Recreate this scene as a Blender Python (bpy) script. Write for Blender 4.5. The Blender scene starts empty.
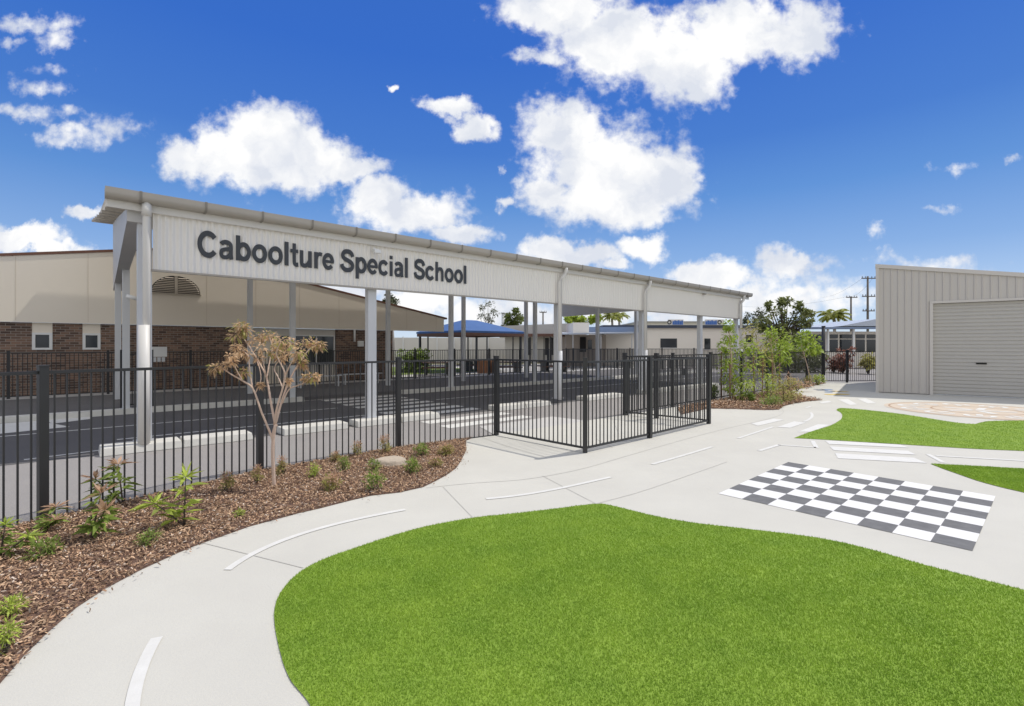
import bpy, bmesh, math, random
import numpy as np
from mathutils import Vector, Matrix

random.seed(7)
RNG = np.random.default_rng(11)
SC = bpy.context.scene
COL = SC.collection
F, CX, CY, H = 495.0, 512.0, 346.0, 1.75      # survey of the photo: focal length in pixels, horizon, eye height


def g(px, py, z=0.0):
    """ground point under a surveyed pixel"""
    Z = F * (H - z) / (py - CY)
    return ((px - CX) / F * Z, Z)


def at(px, py, Z):
    return ((px - CX) / F * Z, Z, H + (CY - py) / F * Z)


# canopy frame: s along the long roof, t across it towards the brick building
O = (-6.30, 8.49)
A = (0.7469, 0.6649)
B = (-0.6649, 0.7469)
ANG = math.atan2(A[1], A[0])


def st(s, t):
    return (O[0] + A[0] * s + B[0] * t, O[1] + A[1] * s + B[1] * t)


def s_at(px, t):
    r = (px - CX) / F
    return (r * (O[1] + B[1] * t) - O[0] - B[0] * t) / (A[0] - r * A[1])


# ------------------------------------------------------------------ materials
def nodes_of(m):
    m.use_nodes = True
    return m.node_tree.nodes, m.node_tree.links


def mat(name, col, rough=0.7, col2=None, scale=6.0, mix=0.5, bump=0.0, bscale=None, metal=0.0, spec=0.5, island=0.0,
        translucent=0.0, detail=6.0, fine=0.0, stretch=None):
    m = bpy.data.materials.new(name)
    N, L = nodes_of(m)
    b = N['Principled BSDF']
    b.inputs['Roughness'].default_value = rough
    b.inputs['Metallic'].default_value = metal
    b.inputs['Specular IOR Level'].default_value = spec
    b.inputs['Base Color'].default_value = (*col, 1)
    tc = N.new('ShaderNodeTexCoord')
    vec = tc.outputs['Object']
    if stretch:
        mp = N.new('ShaderNodeMapping')
        mp.inputs['Scale'].default_value = stretch
        L.new(vec, mp.inputs['Vector'])
        vec = mp.outputs['Vector']
    out_col = None
    if col2 is not None:
        nz = N.new('ShaderNodeTexNoise')
        nz.inputs['Scale'].default_value = scale
        nz.inputs['Detail'].default_value = detail
        nz.inputs['Roughness'].default_value = 0.6
        L.new(vec, nz.inputs['Vector'])
        mr = N.new('ShaderNodeMapRange')
        mr.inputs['From Min'].default_value = 0.5 - 0.5 * mix
        mr.inputs['From Max'].default_value = 0.5 + 0.5 * mix
        L.new(nz.outputs['Fac'], mr.inputs['Value'])
        mx = N.new('ShaderNodeMix')
        mx.data_type = 'RGBA'
        mx.inputs['A'].default_value = (*col, 1)
        mx.inputs['B'].default_value = (*col2, 1)
        L.new(mr.outputs['Result'], mx.inputs['Factor'])
        out_col = mx.outputs['Result']
        if fine:
            n2 = N.new('ShaderNodeTexNoise')
            n2.inputs['Scale'].default_value = 190
            n2.inputs['Detail'].default_value = 3
            L.new(tc.outputs['Object'], n2.inputs['Vector'])
            m2 = N.new('ShaderNodeMapRange')
            m2.inputs['From Min'].default_value = 0.3
            m2.inputs['From Max'].default_value = 0.7
            m2.inputs['To Min'].default_value = 1 - fine
            m2.inputs['To Max'].default_value = 1 + fine
            L.new(n2.outputs['Fac'], m2.inputs['Value'])
            hv = N.new('ShaderNodeHueSaturation')
            L.new(out_col, hv.inputs['Color'])
            L.new(m2.outputs['Result'], hv.inputs['Value'])
            out_col = hv.outputs['Color']
    if island:
        ge = N.new('ShaderNodeNewGeometry')
        hv = N.new('ShaderNodeHueSaturation')
        mr = N.new('ShaderNodeMapRange')
        mr.inputs['To Min'].default_value = 1 - island
        mr.inputs['To Max'].default_value = 1 + island
        L.new(ge.outputs['Random Per Island'], mr.inputs['Value'])
        L.new(mr.outputs['Result'], hv.inputs['Value'])
        if out_col is not None:
            L.new(out_col, hv.inputs['Color'])
        else:
            hv.inputs['Color'].default_value = (*col, 1)
        out_col = hv.outputs['Color']
    if out_col is not None:
        L.new(out_col, b.inputs['Base Color'])
    if bump:
        nb = N.new('ShaderNodeTexNoise')
        nb.inputs['Scale'].default_value = bscale or scale * 8
        nb.inputs['Detail'].default_value = 5
        L.new(vec, nb.inputs['Vector'])
        bp = N.new('ShaderNodeBump')
        bp.inputs['Strength'].default_value = bump
        bp.inputs['Distance'].default_value = 0.02
        L.new(nb.outputs['Fac'], bp.inputs['Height'])
        L.new(bp.outputs['Normal'], b.inputs['Normal'])
    if translucent:
        tr = N.new('ShaderNodeBsdfTranslucent')
        ms = N.new('ShaderNodeMixShader')
        ms.inputs['Fac'].default_value = translucent
        if out_col is not None:
            L.new(out_col, tr.inputs['Color'])
        else:
            tr.inputs['Color'].default_value = (*col, 1)
        L.new(b.outputs['BSDF'], ms.inputs[1])
        L.new(tr.outputs['BSDF'], ms.inputs[2])
        L.new(ms.outputs['Shader'], N['Material Output'].inputs['Surface'])
    return m


def brick_mat():
    m = bpy.data.materials.new('brown_brick')
    N, L = nodes_of(m)
    b = N['Principled BSDF']
    b.inputs['Roughness'].default_value = 0.9
    tc = N.new('ShaderNodeTexCoord')
    mp = N.new('ShaderNodeMapping')
    mp.inputs['Rotation'].default_value = (0, 0, -ANG)
    L.new(tc.outputs['Object'], mp.inputs['Vector'])
    sx = N.new('ShaderNodeSeparateXYZ')
    L.new(mp.outputs['Vector'], sx.inputs['Vector'])
    ad = N.new('ShaderNodeMath')
    ad.operation = 'ADD'
    L.new(sx.outputs['X'], ad.inputs[0])
    L.new(sx.outputs['Y'], ad.inputs[1])
    cb = N.new('ShaderNodeCombineXYZ')
    L.new(ad.outputs[0], cb.inputs['X'])
    L.new(sx.outputs['Z'], cb.inputs['Y'])
    bt = N.new('ShaderNodeTexBrick')
    bt.inputs['Scale'].default_value = 1.0
    bt.inputs['Brick Width'].default_value = 0.24
    bt.inputs['Row Height'].default_value = 0.086
    bt.inputs['Mortar Size'].default_value = 0.008
    bt.inputs['Color1'].default_value = (0.27, 0.165, 0.115, 1)
    bt.inputs['Color2'].default_value = (0.085, 0.055, 0.044, 1)
    bt.inputs['Mortar'].default_value = (0.30, 0.26, 0.22, 1)
    L.new(cb.outputs['Vector'], bt.inputs['Vector'])
    L.new(bt.outputs['Color'], b.inputs['Base Color'])
    bp = N.new('ShaderNodeBump')
    bp.inputs['Strength'].default_value = 0.4
    bp.inputs['Distance'].default_value = 0.01
    bp.invert = True
    L.new(bt.outputs['Fac'], bp.inputs['Height'])
    L.new(bp.outputs['Normal'], b.inputs['Normal'])
    return m


M = {}
M['concrete'] = mat('path_concrete', (0.575, 0.560, 0.500), 0.9, (0.508, 0.492, 0.440), 0.9, 0.55, 0.12, 60, fine=0.07, detail=9)
M['concrete2'] = mat('footpath_concrete', (0.56, 0.54, 0.51), 0.9, (0.46, 0.45, 0.43), 0.9, 0.8, 0.12, 60, fine=0.05)
M['joint'] = mat('joint_filler', (0.42, 0.405, 0.37), 0.95, (0.49, 0.475, 0.435), 3, 0.8)
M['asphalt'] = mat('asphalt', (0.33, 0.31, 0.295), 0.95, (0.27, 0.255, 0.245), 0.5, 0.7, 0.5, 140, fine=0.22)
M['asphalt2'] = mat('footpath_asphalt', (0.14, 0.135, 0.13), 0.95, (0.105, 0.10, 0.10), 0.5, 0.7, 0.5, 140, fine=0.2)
M['ground'] = mat('dry_ground', (0.16, 0.17, 0.07), 1.0, (0.24, 0.21, 0.14), 0.15, 0.6)
M['road_paint'] = mat('road_paint', (0.70, 0.692, 0.66), 0.7, (0.61, 0.60, 0.56), 8, 0.5, 0.05, 90, fine=0.04)
M['board_dark'] = mat('board_dark_paint', (0.105, 0.105, 0.108), 0.8, (0.165, 0.165, 0.166), 9.0, 0.5, 0.08, 90, fine=0.06)
M['board_white'] = mat('board_white_paint', (0.77, 0.765, 0.75), 0.8, (0.68, 0.67, 0.65), 9.0, 0.5, 0.08, 90, fine=0.04)
M['tan_paint'] = mat('tan_paint', (0.60, 0.505, 0.395), 0.85, (0.55, 0.46, 0.36), 3, 0.8, 0.08, 90)
M['tan_dark'] = mat('brown_paint', (0.40, 0.27, 0.18), 0.85)
M['yellow_paint'] = mat('yellow_paint', (0.62, 0.45, 0.12), 0.8)
M['blue_paint'] = mat('blue_paint', (0.12, 0.22, 0.42), 0.8)
M['grey_paint'] = mat('grey_paint', (0.25, 0.27, 0.30), 0.8)
M['kerb'] = mat('kerb_concrete', (0.68, 0.66, 0.60), 0.9, (0.52, 0.51, 0.47), 2.5, 0.8, 0.2, 50)
M['turf_base'] = mat('turf_backing', (0.25, 0.365, 0.042), 0.95, (0.17, 0.275, 0.03), 2.2, 0.6)
M['turf'] = mat('turf_blade', (0.335, 0.475, 0.054), 0.6, (0.225, 0.37, 0.036), 2.2, 0.42, island=0.25, translucent=0.35, spec=0.3)
M['mulch_base'] = mat('mulch_soil', (0.20, 0.12, 0.085), 1.0, (0.12, 0.07, 0.05), 25, 0.6, 0.8, 50)
M['mulch'] = mat('bark_chip', (0.36, 0.22, 0.132), 0.95, (0.22, 0.13, 0.077), 9, 0.7, island=0.7)
M['mulch_light'] = mat('dry_bark_chip', (0.55, 0.38, 0.24), 0.95, (0.41, 0.27, 0.168), 9, 0.7, island=0.5)
M['mulch_pale'] = mat('bleached_chip', (0.68, 0.58, 0.48), 0.95, (0.56, 0.45, 0.36), 9, 0.7, island=0.3)
M['white_steel'] = mat('white_steel', (0.72, 0.70, 0.655), 0.45, (0.67, 0.65, 0.61), 1.5, 0.7, spec=0.4)
M['band_steel'] = mat('cladding_white', (0.86, 0.83, 0.775), 0.5, (0.83, 0.80, 0.75), 0.4, 0.7, spec=0.4)
M['col_steel'] = mat('column_steel', (0.66, 0.67, 0.68), 0.4, (0.60, 0.61, 0.62), 2.0, 0.7, spec=0.4)
M['strap'] = mat('gutter_strap', (0.24, 0.22, 0.19), 0.5)
M['opal_roof'] = mat('opal_roof_sheet', (0.82, 0.80, 0.76), 0.5, (0.77, 0.75, 0.715), 1, 0.7, translucent=0.5)  # translucency added to brighten the shaded space under the canopy
M['gutter'] = mat('gutter_steel', (0.43, 0.395, 0.345), 0.45, (0.38, 0.35, 0.305), 2, 0.7, spec=0.4)
M['beam'] = mat('beam_cladding', (0.58, 0.57, 0.55), 0.55, (0.52, 0.51, 0.50), 1, 0.7)
M['roof_sheet'] = mat('zinc_roof', (0.80, 0.79, 0.77), 0.5, (0.74, 0.73, 0.72), 1, 0.7)
M['letter'] = mat('charcoal_letter', (0.045, 0.05, 0.058), 0.5)
M['black_fence'] = mat('black_fence', (0.020, 0.020, 0.021), 0.42, (0.03, 0.03, 0.031), 4, 0.6, spec=0.5)
M['brick'] = brick_mat()
M['cream'] = mat('cream_cladding', (0.85, 0.775, 0.655), 0.7, (0.82, 0.745, 0.625), 0.8, 0.7)
M['cream2'] = mat('cream_render', (0.84, 0.785, 0.69), 0.8, (0.80, 0.745, 0.655), 0.6, 0.7)
M['cream3'] = mat('pale_fibro', (0.74, 0.71, 0.65), 0.8, (0.66, 0.63, 0.58), 0.6, 0.7)
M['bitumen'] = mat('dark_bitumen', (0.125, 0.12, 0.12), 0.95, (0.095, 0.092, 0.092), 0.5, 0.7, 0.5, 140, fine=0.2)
M['cream_joint'] = mat('cream_joint', (0.66, 0.575, 0.46), 0.7)
M['brown_trim'] = mat('brown_trim', (0.17, 0.075, 0.045), 0.6)
M['louvre'] = mat('louvre_slat', (0.50, 0.44, 0.36), 0.6)
M['dark'] = mat('dark_void', (0.02, 0.018, 0.016), 0.9)
M['glass'] = mat('window_glass', (0.025, 0.03, 0.035), 0.08, spec=0.6)
M['alu'] = mat('aluminium', (0.60, 0.61, 0.62), 0.35, metal=0.4)
M['white'] = mat('white_paint', (0.78, 0.78, 0.76), 0.5)
M['shed'] = mat('shed_cladding', (0.57, 0.535, 0.49), 0.5, (0.53, 0.50, 0.46), 0.9, 0.7, spec=0.4)
M['shed_trim'] = mat('shed_trim', (0.60, 0.565, 0.52), 0.45, spec=0.4)
M['shed_door'] = mat('roller_door', (0.50, 0.48, 0.44), 0.5, (0.46, 0.44, 0.405), 1.2, 0.7, spec=0.4)
M['blue_cloth'] = mat('blue_shade_cloth', (0.045, 0.115, 0.30), 0.85, (0.06, 0.14, 0.34), 1.5, 0.7)
M['blue_roof'] = mat('blue_grey_roof', (0.16, 0.22, 0.34), 0.45, (0.20, 0.26, 0.38), 0.8, 0.7)
M['navy'] = mat('navy_roof_edge', (0.05, 0.062, 0.09), 0.5)
M['pale_roof'] = mat('pale_blue_roof', (0.42, 0.47, 0.55), 0.45, (0.48, 0.52, 0.58), 0.8, 0.7)
M['grey_roof'] = mat('pale_grey_roof', (0.50, 0.49, 0.47), 0.6, (0.44, 0.43, 0.42), 0.8, 0.7)
M['brown_beam'] = mat('brown_beam', (0.13, 0.065, 0.045), 0.7)
M['dark_post'] = mat('dark_post', (0.035, 0.035, 0.037), 0.5)
M['wood'] = mat('stake_wood', (0.33, 0.20, 0.125), 0.9, (0.22, 0.13, 0.085), 12, 0.7, stretch=(1, 1, 0.1))
M['pole_wood'] = mat('pole_wood', (0.16, 0.14, 0.12), 0.9)
M['bark'] = mat('pale_bark', (0.72, 0.56, 0.45), 0.9, (0.54, 0.40, 0.31), 14, 0.7, 0.3, 60)
M['bark_grey'] = mat('grey_bark', (0.42, 0.39, 0.35), 0.9, (0.27, 0.24, 0.21), 8, 0.7)
M['bark_dark'] = mat('dark_bark', (0.11, 0.085, 0.065), 0.95, (0.07, 0.055, 0.045), 8, 0.7)
lf = dict(translucent=0.42, spec=0.35)
M['leaf_tan'] = mat('tan_leaf', (0.70, 0.52, 0.33), 0.6, (0.56, 0.38, 0.22), 10, 0.7, island=0.45, **lf)
M['leaf_olive'] = mat('olive_leaf', (0.36, 0.38, 0.10), 0.6, (0.45, 0.38, 0.14), 10, 0.7, island=0.4, **lf)
M['leaf_bright'] = mat('bright_leaf', (0.52, 0.60, 0.12), 0.5, (0.38, 0.49, 0.08), 3, 0.6, island=0.45, **lf)
M['leaf_young'] = mat('young_leaf', (0.43, 0.53, 0.085), 0.5, (0.27, 0.38, 0.05), 2.2, 0.6, island=0.45, **lf)
M['leaf_mid'] = mat('mid_leaf', (0.30, 0.38, 0.085), 0.5, (0.20, 0.29, 0.06), 3, 0.6, island=0.45, **lf)
M['leaf_dark'] = mat('dark_leaf', (0.29, 0.31, 0.11), 0.4, (0.16, 0.19, 0.06), 1.2, 0.6, island=0.5, **lf)
M['leaf_lime'] = mat('lime_leaf', (0.14, 0.17, 0.03), 0.4, (0.10, 0.13, 0.025), 1.2, 0.6, island=0.4, **lf)
M['leaf_grey'] = mat('grey_green_leaf', (0.13, 0.145, 0.075), 0.6, (0.09, 0.10, 0.055), 1.2, 0.6, island=0.45, **lf)
M['leaf_pink'] = mat('pink_new_leaf', (0.62, 0.40, 0.29), 0.55, (0.52, 0.36, 0.22), 8, 0.7, island=0.35, **lf)
M['leaf_red'] = mat('red_brown_leaf', (0.34, 0.17, 0.12), 0.5, (0.22, 0.10, 0.08), 2, 0.6, island=0.5, **lf)
M['leaf_palm'] = mat('palm_frond', (0.30, 0.36, 0.07), 0.5, (0.38, 0.38, 0.09), 1.5, 0.6, island=0.4, **lf)
M['rock'] = mat('sandstone', (0.52, 0.43, 0.33), 0.95, (0.40, 0.34, 0.27), 5, 0.7, 0.6, 25)
M['sign_blue'] = mat('blue_sign', (0.05, 0.16, 0.50), 0.5, (0.09, 0.22, 0.55), 2.5, 0.5)
M['orange'] = mat('orange_timber', (0.36, 0.16, 0.07), 0.8)


# ------------------------------------------------------------------ mesh builder
class MB:
    def __init__(self):
        self.v = []
        self.f = []

    def add(self, vs, fs):
        n = len(self.v)
        self.v += [tuple(p) for p in vs]
        self.f += [tuple(i + n for i in q) for q in fs]
        return self

    def box(self, c, size, rz=0.0):
        """centre, full sizes, rotation about z"""
        hx, hy, hz = size[0] / 2, size[1] / 2, size[2] / 2
        ca, sa = math.cos(rz), math.sin(rz)
        vs = []
        for z in (-hz, hz):
            for x, y in ((-hx, -hy), (hx, -hy), (hx, hy), (-hx, hy)):
                vs.append((c[0] + x * ca - y * sa, c[1] + x * sa + y * ca, c[2] + z))
        return self.add(vs, [(3, 2, 1, 0), (4, 5, 6, 7), (0, 1, 5, 4), (1, 2, 6, 5), (2, 3, 7, 6), (3, 0, 4, 7)])

    def hexa(self, bottom, top):
        """4 bottom + 4 top corners, anticlockwise"""
        return self.add(list(bottom) + list(top), [(3, 2, 1, 0), (4, 5, 6, 7), (0, 1, 5, 4), (1, 2, 6, 5), (2, 3, 7, 6), (3, 0, 4, 7)])

    def prism(self, poly, off):
        """extrude a planar polygon (3D points) by a vector"""
        n = len(poly)
        p2 = [tuple(a + b for a, b in zip(p, off)) for p in poly]
        fs = [tuple(range(n))[::-1], tuple(range(n, 2 * n))]
        fs += [(i, (i + 1) % n, n + (i + 1) % n, n + i) for i in range(n)]
        return self.add(list(poly) + p2, fs)

    def tube(self, pts, radii, n=10, cap=True):
        pts = [Vector(p) for p in pts]
        if not hasattr(radii, '__len__'):
            radii = [radii] * len(pts)
        rings = []
        up = Vector((0.13, 0.31, 0.94)).normalized()
        for i, p in enumerate(pts):
            d = (pts[min(i + 1, len(pts) - 1)] - pts[max(i - 1, 0)]).normalized()
            a = d.cross(up)
            if a.length < 0.05:
                a = d.cross(Vector((1, 0, 0)))
            a.normalize()
            b = d.cross(a)
            rings.append([p + (a * math.cos(2 * math.pi * k / n) + b * math.sin(2 * math.pi * k / n)) * radii[i] for k in range(n)])
        vs = [q for r in rings for q in r]
        fs = []
        for i in range(len(pts) - 1):
            for k in range(n):
                fs.append((i * n + k, i * n + (k + 1) % n, (i + 1) * n + (k + 1) % n, (i + 1) * n + k))
        if cap:
            fs.append(tuple(range(n))[::-1])
            fs.append(tuple((len(pts) - 1) * n + k for k in range(n)))
        return self.add(vs, fs)

    def build(self, name, m, parent=None, smooth=False, bevel=0.0):
        me = bpy.data.meshes.new(name)
        off = Vector((0, 0, 0)) if parent is None else parent_origin(parent)
        me.from_pydata([tuple(Vector(p) - off) for p in self.v], [], self.f)
        me.materials.append(m)
        bm = bmesh.new()
        bm.from_mesh(me)
        bmesh.ops.recalc_face_normals(bm, faces=bm.faces)
        bm.to_mesh(me)
        bm.free()
        if smooth:
            me.polygons.foreach_set('use_smooth', [len(p.vertices) == 4 for p in me.polygons])
        o = bpy.data.objects.new(name, me)
        COL.objects.link(o)
        if parent is not None:
            o.parent = parent
        if bevel:
            bv = o.modifiers.new('bevel', 'BEVEL')
            bv.width = bevel
            bv.segments = 2
            bv.limit_method = 'ANGLE'
        return o


def parent_origin(o):
    p = Vector((0, 0, 0))
    while o is not None:
        p = p + o.location
        o = o.parent
    return p


def tag(o, label=None, cat=None, group=None, kind=None):
    if label:
        o['label'] = label
    if cat:
        o['category'] = cat
    if group:
        o['group'] = group
    if kind:
        o['kind'] = kind
    return o


def thing(name, loc, label, cat, group=None):
    o = bpy.data.objects.new(name, None)
    o.empty_display_size = 0.2
    COL.objects.link(o)
    o.location = loc
    return tag(o, label, cat, group)


def raw_mesh(name, verts, faces, m, parent=None):
    """numpy verts (n,3) and faces (k,3|4)"""
    off = np.zeros(3) if parent is None else np.array(parent_origin(parent))
    me = bpy.data.meshes.new(name)
    k = faces.shape[1]
    me.vertices.add(len(verts))
    me.vertices.foreach_set('co', (verts - off).astype(np.float32).ravel())
    me.loops.add(faces.size)
    me.loops.foreach_set('vertex_index', faces.astype(np.int32).ravel())
    me.polygons.add(len(faces))
    me.polygons.foreach_set('loop_start', np.arange(0, faces.size, k, dtype=np.int32))
    me.update(calc_edges=True)
    me.validate()
    me.materials.append(m)
    o = bpy.data.objects.new(name, me)
    COL.objects.link(o)
    if parent is not None:
        o.parent = parent
    return o


def smooth_poly(pts, n=6, closed=True, corner=()):
    """Catmull-Rom through pts (2D)"""
    P = [np.array(p, float) for p in pts]
    N = len(P)
    out = []
    for i in range(N if closed else N - 1):
        p1, p2 = P[i], P[(i + 1) % N]
        p0 = P[(i - 1) % N] if closed or i > 0 else p1
        p3 = P[(i + 2) % N] if closed or i + 2 < N else p2
        if i in corner:
            p0 = p1
        if (i + 1) % N in corner:
            p3 = p2
        for k in range(n):
            t = k / n
            # chordal tangents keep uneven spacing tidy
            d1 = max(np.linalg.norm(p1 - p0), 1e-6)
            d2 = max(np.linalg.norm(p2 - p1), 1e-6)
            d3 = max(np.linalg.norm(p3 - p2), 1e-6)
            m1 = (p2 - p0) / (d1 + d2) * d2 if d1 > 1e-5 else p2 - p1
            m2 = (p3 - p1) / (d2 + d3) * d2 if d3 > 1e-5 else p2 - p1
            h = (2 * t**3 - 3 * t**2 + 1) * p1 + (t**3 - 2 * t**2 + t) * m1 + (-2 * t**3 + 3 * t**2) * p2 + (t**3 - t**2) * m2
            out.append(tuple(h))
    if not closed:
        out.append(tuple(P[-1]))
    return out


def sheet(name, poly, z, m, parent=None, thick=0.0):
    b = MB()
    if thick:
        b.prism([(x, y, z - thick) for x, y in poly], (0, 0, thick))
    else:
        b.add([(x, y, z) for x, y in poly], [tuple(range(len(poly)))])
    o = b.build(name, m, parent)
    me = o.data
    bm = bmesh.new()
    bm.from_mesh(me)
    bmesh.ops.triangulate(bm, faces=[f for f in bm.faces if len(f.verts) > 4], ngon_method='EAR_CLIP')
    for f in bm.faces:
        if not thick and f.normal.z < 0:
            f.normal_flip()
    bm.to_mesh(me)
    bm.free()
    return o


def ribbon(b, pts, w, z):
    """flat painted line along 2D points"""
    P = [np.array(p, float) for p in pts]
    L, R = [], []
    for i, p in enumerate(P):
        d = P[min(i + 1, len(P) - 1)] - P[max(i - 1, 0)]
        d /= max(np.linalg.norm(d), 1e-9)
        n = np.array((-d[1], d[0])) * w / 2
        L.append((*(p + n), z))
        R.append((*(p - n), z))
    k = len(P)
    b.add(L + R, [(i, k + i, k + i + 1, i + 1) for i in range(k - 1)])
    return b


def inside(poly, x, y):
    px, py = np.array(poly).T
    c = np.zeros(len(x), bool)
    j = len(px) - 1
    for i in range(len(px)):
        cond = ((py[i] > y) != (py[j] > y)) & (x < (px[j] - px[i]) * (y - py[i]) / (py[j] - py[i] + 1e-12) + px[i])
        c ^= cond
        j = i
    return c


def scatter(poly, n, dens=None):
    P = np.array(poly)
    lo, hi = P.min(0), P.max(0)
    x = RNG.uniform(lo[0], hi[0], n)
    y = RNG.uniform(lo[1], hi[1], n)
    k = inside(poly, x, y)
    if dens is not None:
        k &= RNG.random(n) < dens(x, y)
    return x[k], y[k]


# ------------------------------------------------------------------ camera, light, sky
cam = bpy.data.cameras.new('camera')
cam.sensor_width = 36
cam.lens = F / 1024 * 36
cam.shift_y = -(353 - CY) / 1024
cam.clip_end = 3000
co = bpy.data.objects.new('camera', cam)
COL.objects.link(co)
co.location = (0, 0, H)
co.rotation_euler = (math.radians(90), 0, 0)
SC.camera = co

SUN_AZ = math.atan2(0.868, 0.497)      # clockwise from +Y
SUN_EL = math.radians(59)
sd = Vector((math.sin(SUN_AZ) * math.cos(SUN_EL), math.cos(SUN_AZ) * math.cos(SUN_EL), math.sin(SUN_EL)))
sun = bpy.data.lights.new('sun', 'SUN')
sun.energy = 3.0
sun.angle = math.radians(0.6)
sun.color = (1.0, 0.95, 0.87)
so = bpy.data.objects.new('sun', sun)
COL.objects.link(so)
so.location = sd * 50
so.rotation_euler = (-sd).to_track_quat('-Z', 'Y').to_euler()


def make_world():
    w = bpy.data.worlds.new('World')
    SC.world = w
    w.use_nodes = True
    N, L = w.node_tree.nodes, w.node_tree.links
    N.clear()
    out = N.new('ShaderNodeOutputWorld')
    bg = N.new('ShaderNodeBackground')
    bg.inputs['Strength'].default_value = 0.15
    L.new(bg.outputs[0], out.inputs['Surface'])
    sky = N.new('ShaderNodeTexSky')
    sky.sky_type = 'NISHITA'
    sky.sun_disc = False
    sky.sun_elevation = SUN_EL
    sky.sun_rotation = SUN_AZ
    sky.altitude = 300
    sky.air_density = 1.0
    sky.dust_density = 0.4
    sky.ozone_density = 2.5
    hs = N.new('ShaderNodeHueSaturation')
    hs.inputs['Saturation'].default_value = 1.25
    hs.inputs['Value'].default_value = 1.0
    L.new(sky.outputs[0], hs.inputs['Color'])
    tc = N.new('ShaderNodeTexCoord')
    sep = N.new('ShaderNodeSeparateXYZ')
    L.new(tc.outputs['Generated'], sep.inputs[0])

    def math2(op, a, b=None, clamp=False):
        n = N.new('ShaderNodeMath')
        n.operation = op
        n.use_clamp = clamp
        for i, v in enumerate((a, b)):
            if v is None:
                continue
            if isinstance(v, (int, float)):
                n.inputs[i].default_value = v
            else:
                L.new(v, n.inputs[i])
        return n.outputs[0]

    # gnomonic chart of the northern half of the sky: tan(azimuth), tan(elevation)
    yy = math2('MAXIMUM', math2('ABSOLUTE', sep.outputs['Y']), 0.02)
    u = math2('DIVIDE', sep.outputs['X'], yy)
    v = math2('DIVIDE', sep.outputs['Z'], yy)
    cmb = N.new('ShaderNodeCombineXYZ')
    L.new(u, cmb.inputs[0])
    L.new(v, cmb.inputs[1])
    # warp for ragged edges
    nw = N.new('ShaderNodeTexNoise')
    nw.inputs['Scale'].default_value = 7.0
    nw.inputs['Detail'].default_value = 9
    nw.inputs['Roughness'].default_value = 0.62
    L.new(cmb.outputs[0], nw.inputs['Vector'])
    vm = N.new('ShaderNodeVectorMath')
    vm.operation = 'SUBTRACT'
    L.new(nw.outputs['Color'], vm.inputs[0])
    vm.inputs[1].default_value = (0.5, 0.5, 0.5)
    vs_ = N.new('ShaderNodeVectorMath')
    vs_.operation = 'MULTIPLY_ADD'
    L.new(vm.outputs[0], vs_.inputs[0])
    vs_.inputs[1].default_value = (0.15, 0.12, 0.0)
    L.new(cmb.outputs[0], vs_.inputs[2])
    P = vs_.outputs[0]

    # cumulus banks: azimuth/elevation chart position and half sizes, from the survey; weight < 1 = thin cloud
    clouds = [(190, 156, 34, 24, 1), (222, 150, 42, 30, 1), (262, 138, 52, 36, 1), (262, 162, 90, 28, 1), (310, 160, 50, 30, 1),
              (350, 166, 45, 16, .9), (378, 195, 32, 24, 1), (412, 212, 58, 26, 1), (455, 234, 44, 12, .9),
              (555, 8, 62, 28, 1), (612, 40, 70, 44, 1), (680, 55, 66, 48, 1), (740, 30, 66, 40, 1), (800, 32, 42, 34, 1), (540, 60, 34, 12, .75), (690, 90, 30, 14, .8),
              (568, 128, 48, 32, 1), (600, 160, 72, 44, 1), (612, 200, 80, 30, 1), (655, 180, 48, 38, 1), (545, 192, 34, 24, .95), (690, 182, 24, 10, .7),
              (548, 248, 26, 17, 1), (580, 258, 46, 16, 1), (612, 266, 24, 8, .9), (645, 246, 32, 14, 1),
              (446, 103, 25, 11, .95), (470, 120, 24, 15, 1), (404, 82, 7, 6, .8),
              (718, 280, 52, 18, .95), (790, 268, 40, 18, .9), (760, 302, 110, 22, .75), (690, 274, 25, 10, .9), (840, 300, 80, 26, .55), (800, 285, 120, 34, .5), (700, 300, 70, 24, .7),
              (30, 26, 52, 13, .62), (56, 42, 34, 16, .60), (14, 44, 40, 9, .5), (40, 86, 42, 14, .56), (28, 114, 60, 12, .57), (72, 136, 54, 16, .56), (108, 124, 42, 20, .56), (50, 70, 44, 12, .40),
              (84, 214, 20, 9, .9), (20, 243, 56, 13, 1), (45, 252, 56, 10, .95), (-40, 236, 60, 20, .9),
              (937, 206, 22, 8, .46), (962, 165, 30, 10, .42), (881, 229, 13, 13, .48), (1016, 160, 12, 6, .5), (500, 175, 6, 7, .6), (505, 205, 10, 9, .65),
              (420, 298, 60, 20, .9), (510, 312, 80, 20, .9), (640, 312, 90, 16, .8), (930, 262, 120, 12, .5), (350, 290, 60, 18, .8),
              (1200, 120, 90, 50, 1), (1400, 200, 120, 50, 1), (-250, 120, 110, 50, 1), (-150, 40, 70, 30, .8), (150, -260, 160, 80, 1), (700, -300, 200, 90, 1)]
    acc = None
    for (cx, cy, rx, ry, wt) in clouds:
        a = N.new('ShaderNodeVectorMath')
        a.operation = 'SUBTRACT'
        L.new(P, a.inputs[0])
        a.inputs[1].default_value = ((cx - CX) / F, (CY - cy) / F, 0)
        c = N.new('ShaderNodeVectorMath')
        c.operation = 'MULTIPLY'
        L.new(a.outputs[0], c.inputs[0])
        c.inputs[1].default_value = (F / rx, F / ry, 0)
        d = N.new('ShaderNodeVectorMath')
        d.operation = 'DOT_PRODUCT'
        L.new(c.outputs[0], d.inputs[0])
        L.new(c.outputs[0], d.inputs[1])
        e = math2('MULTIPLY', math2('POWER', 2.718, math2('MULTIPLY', d.outputs['Value'], -0.9)), wt)
        acc = e if acc is None else math2('MAXIMUM', acc, e)
    n2 = N.new('ShaderNodeTexNoise')
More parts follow.
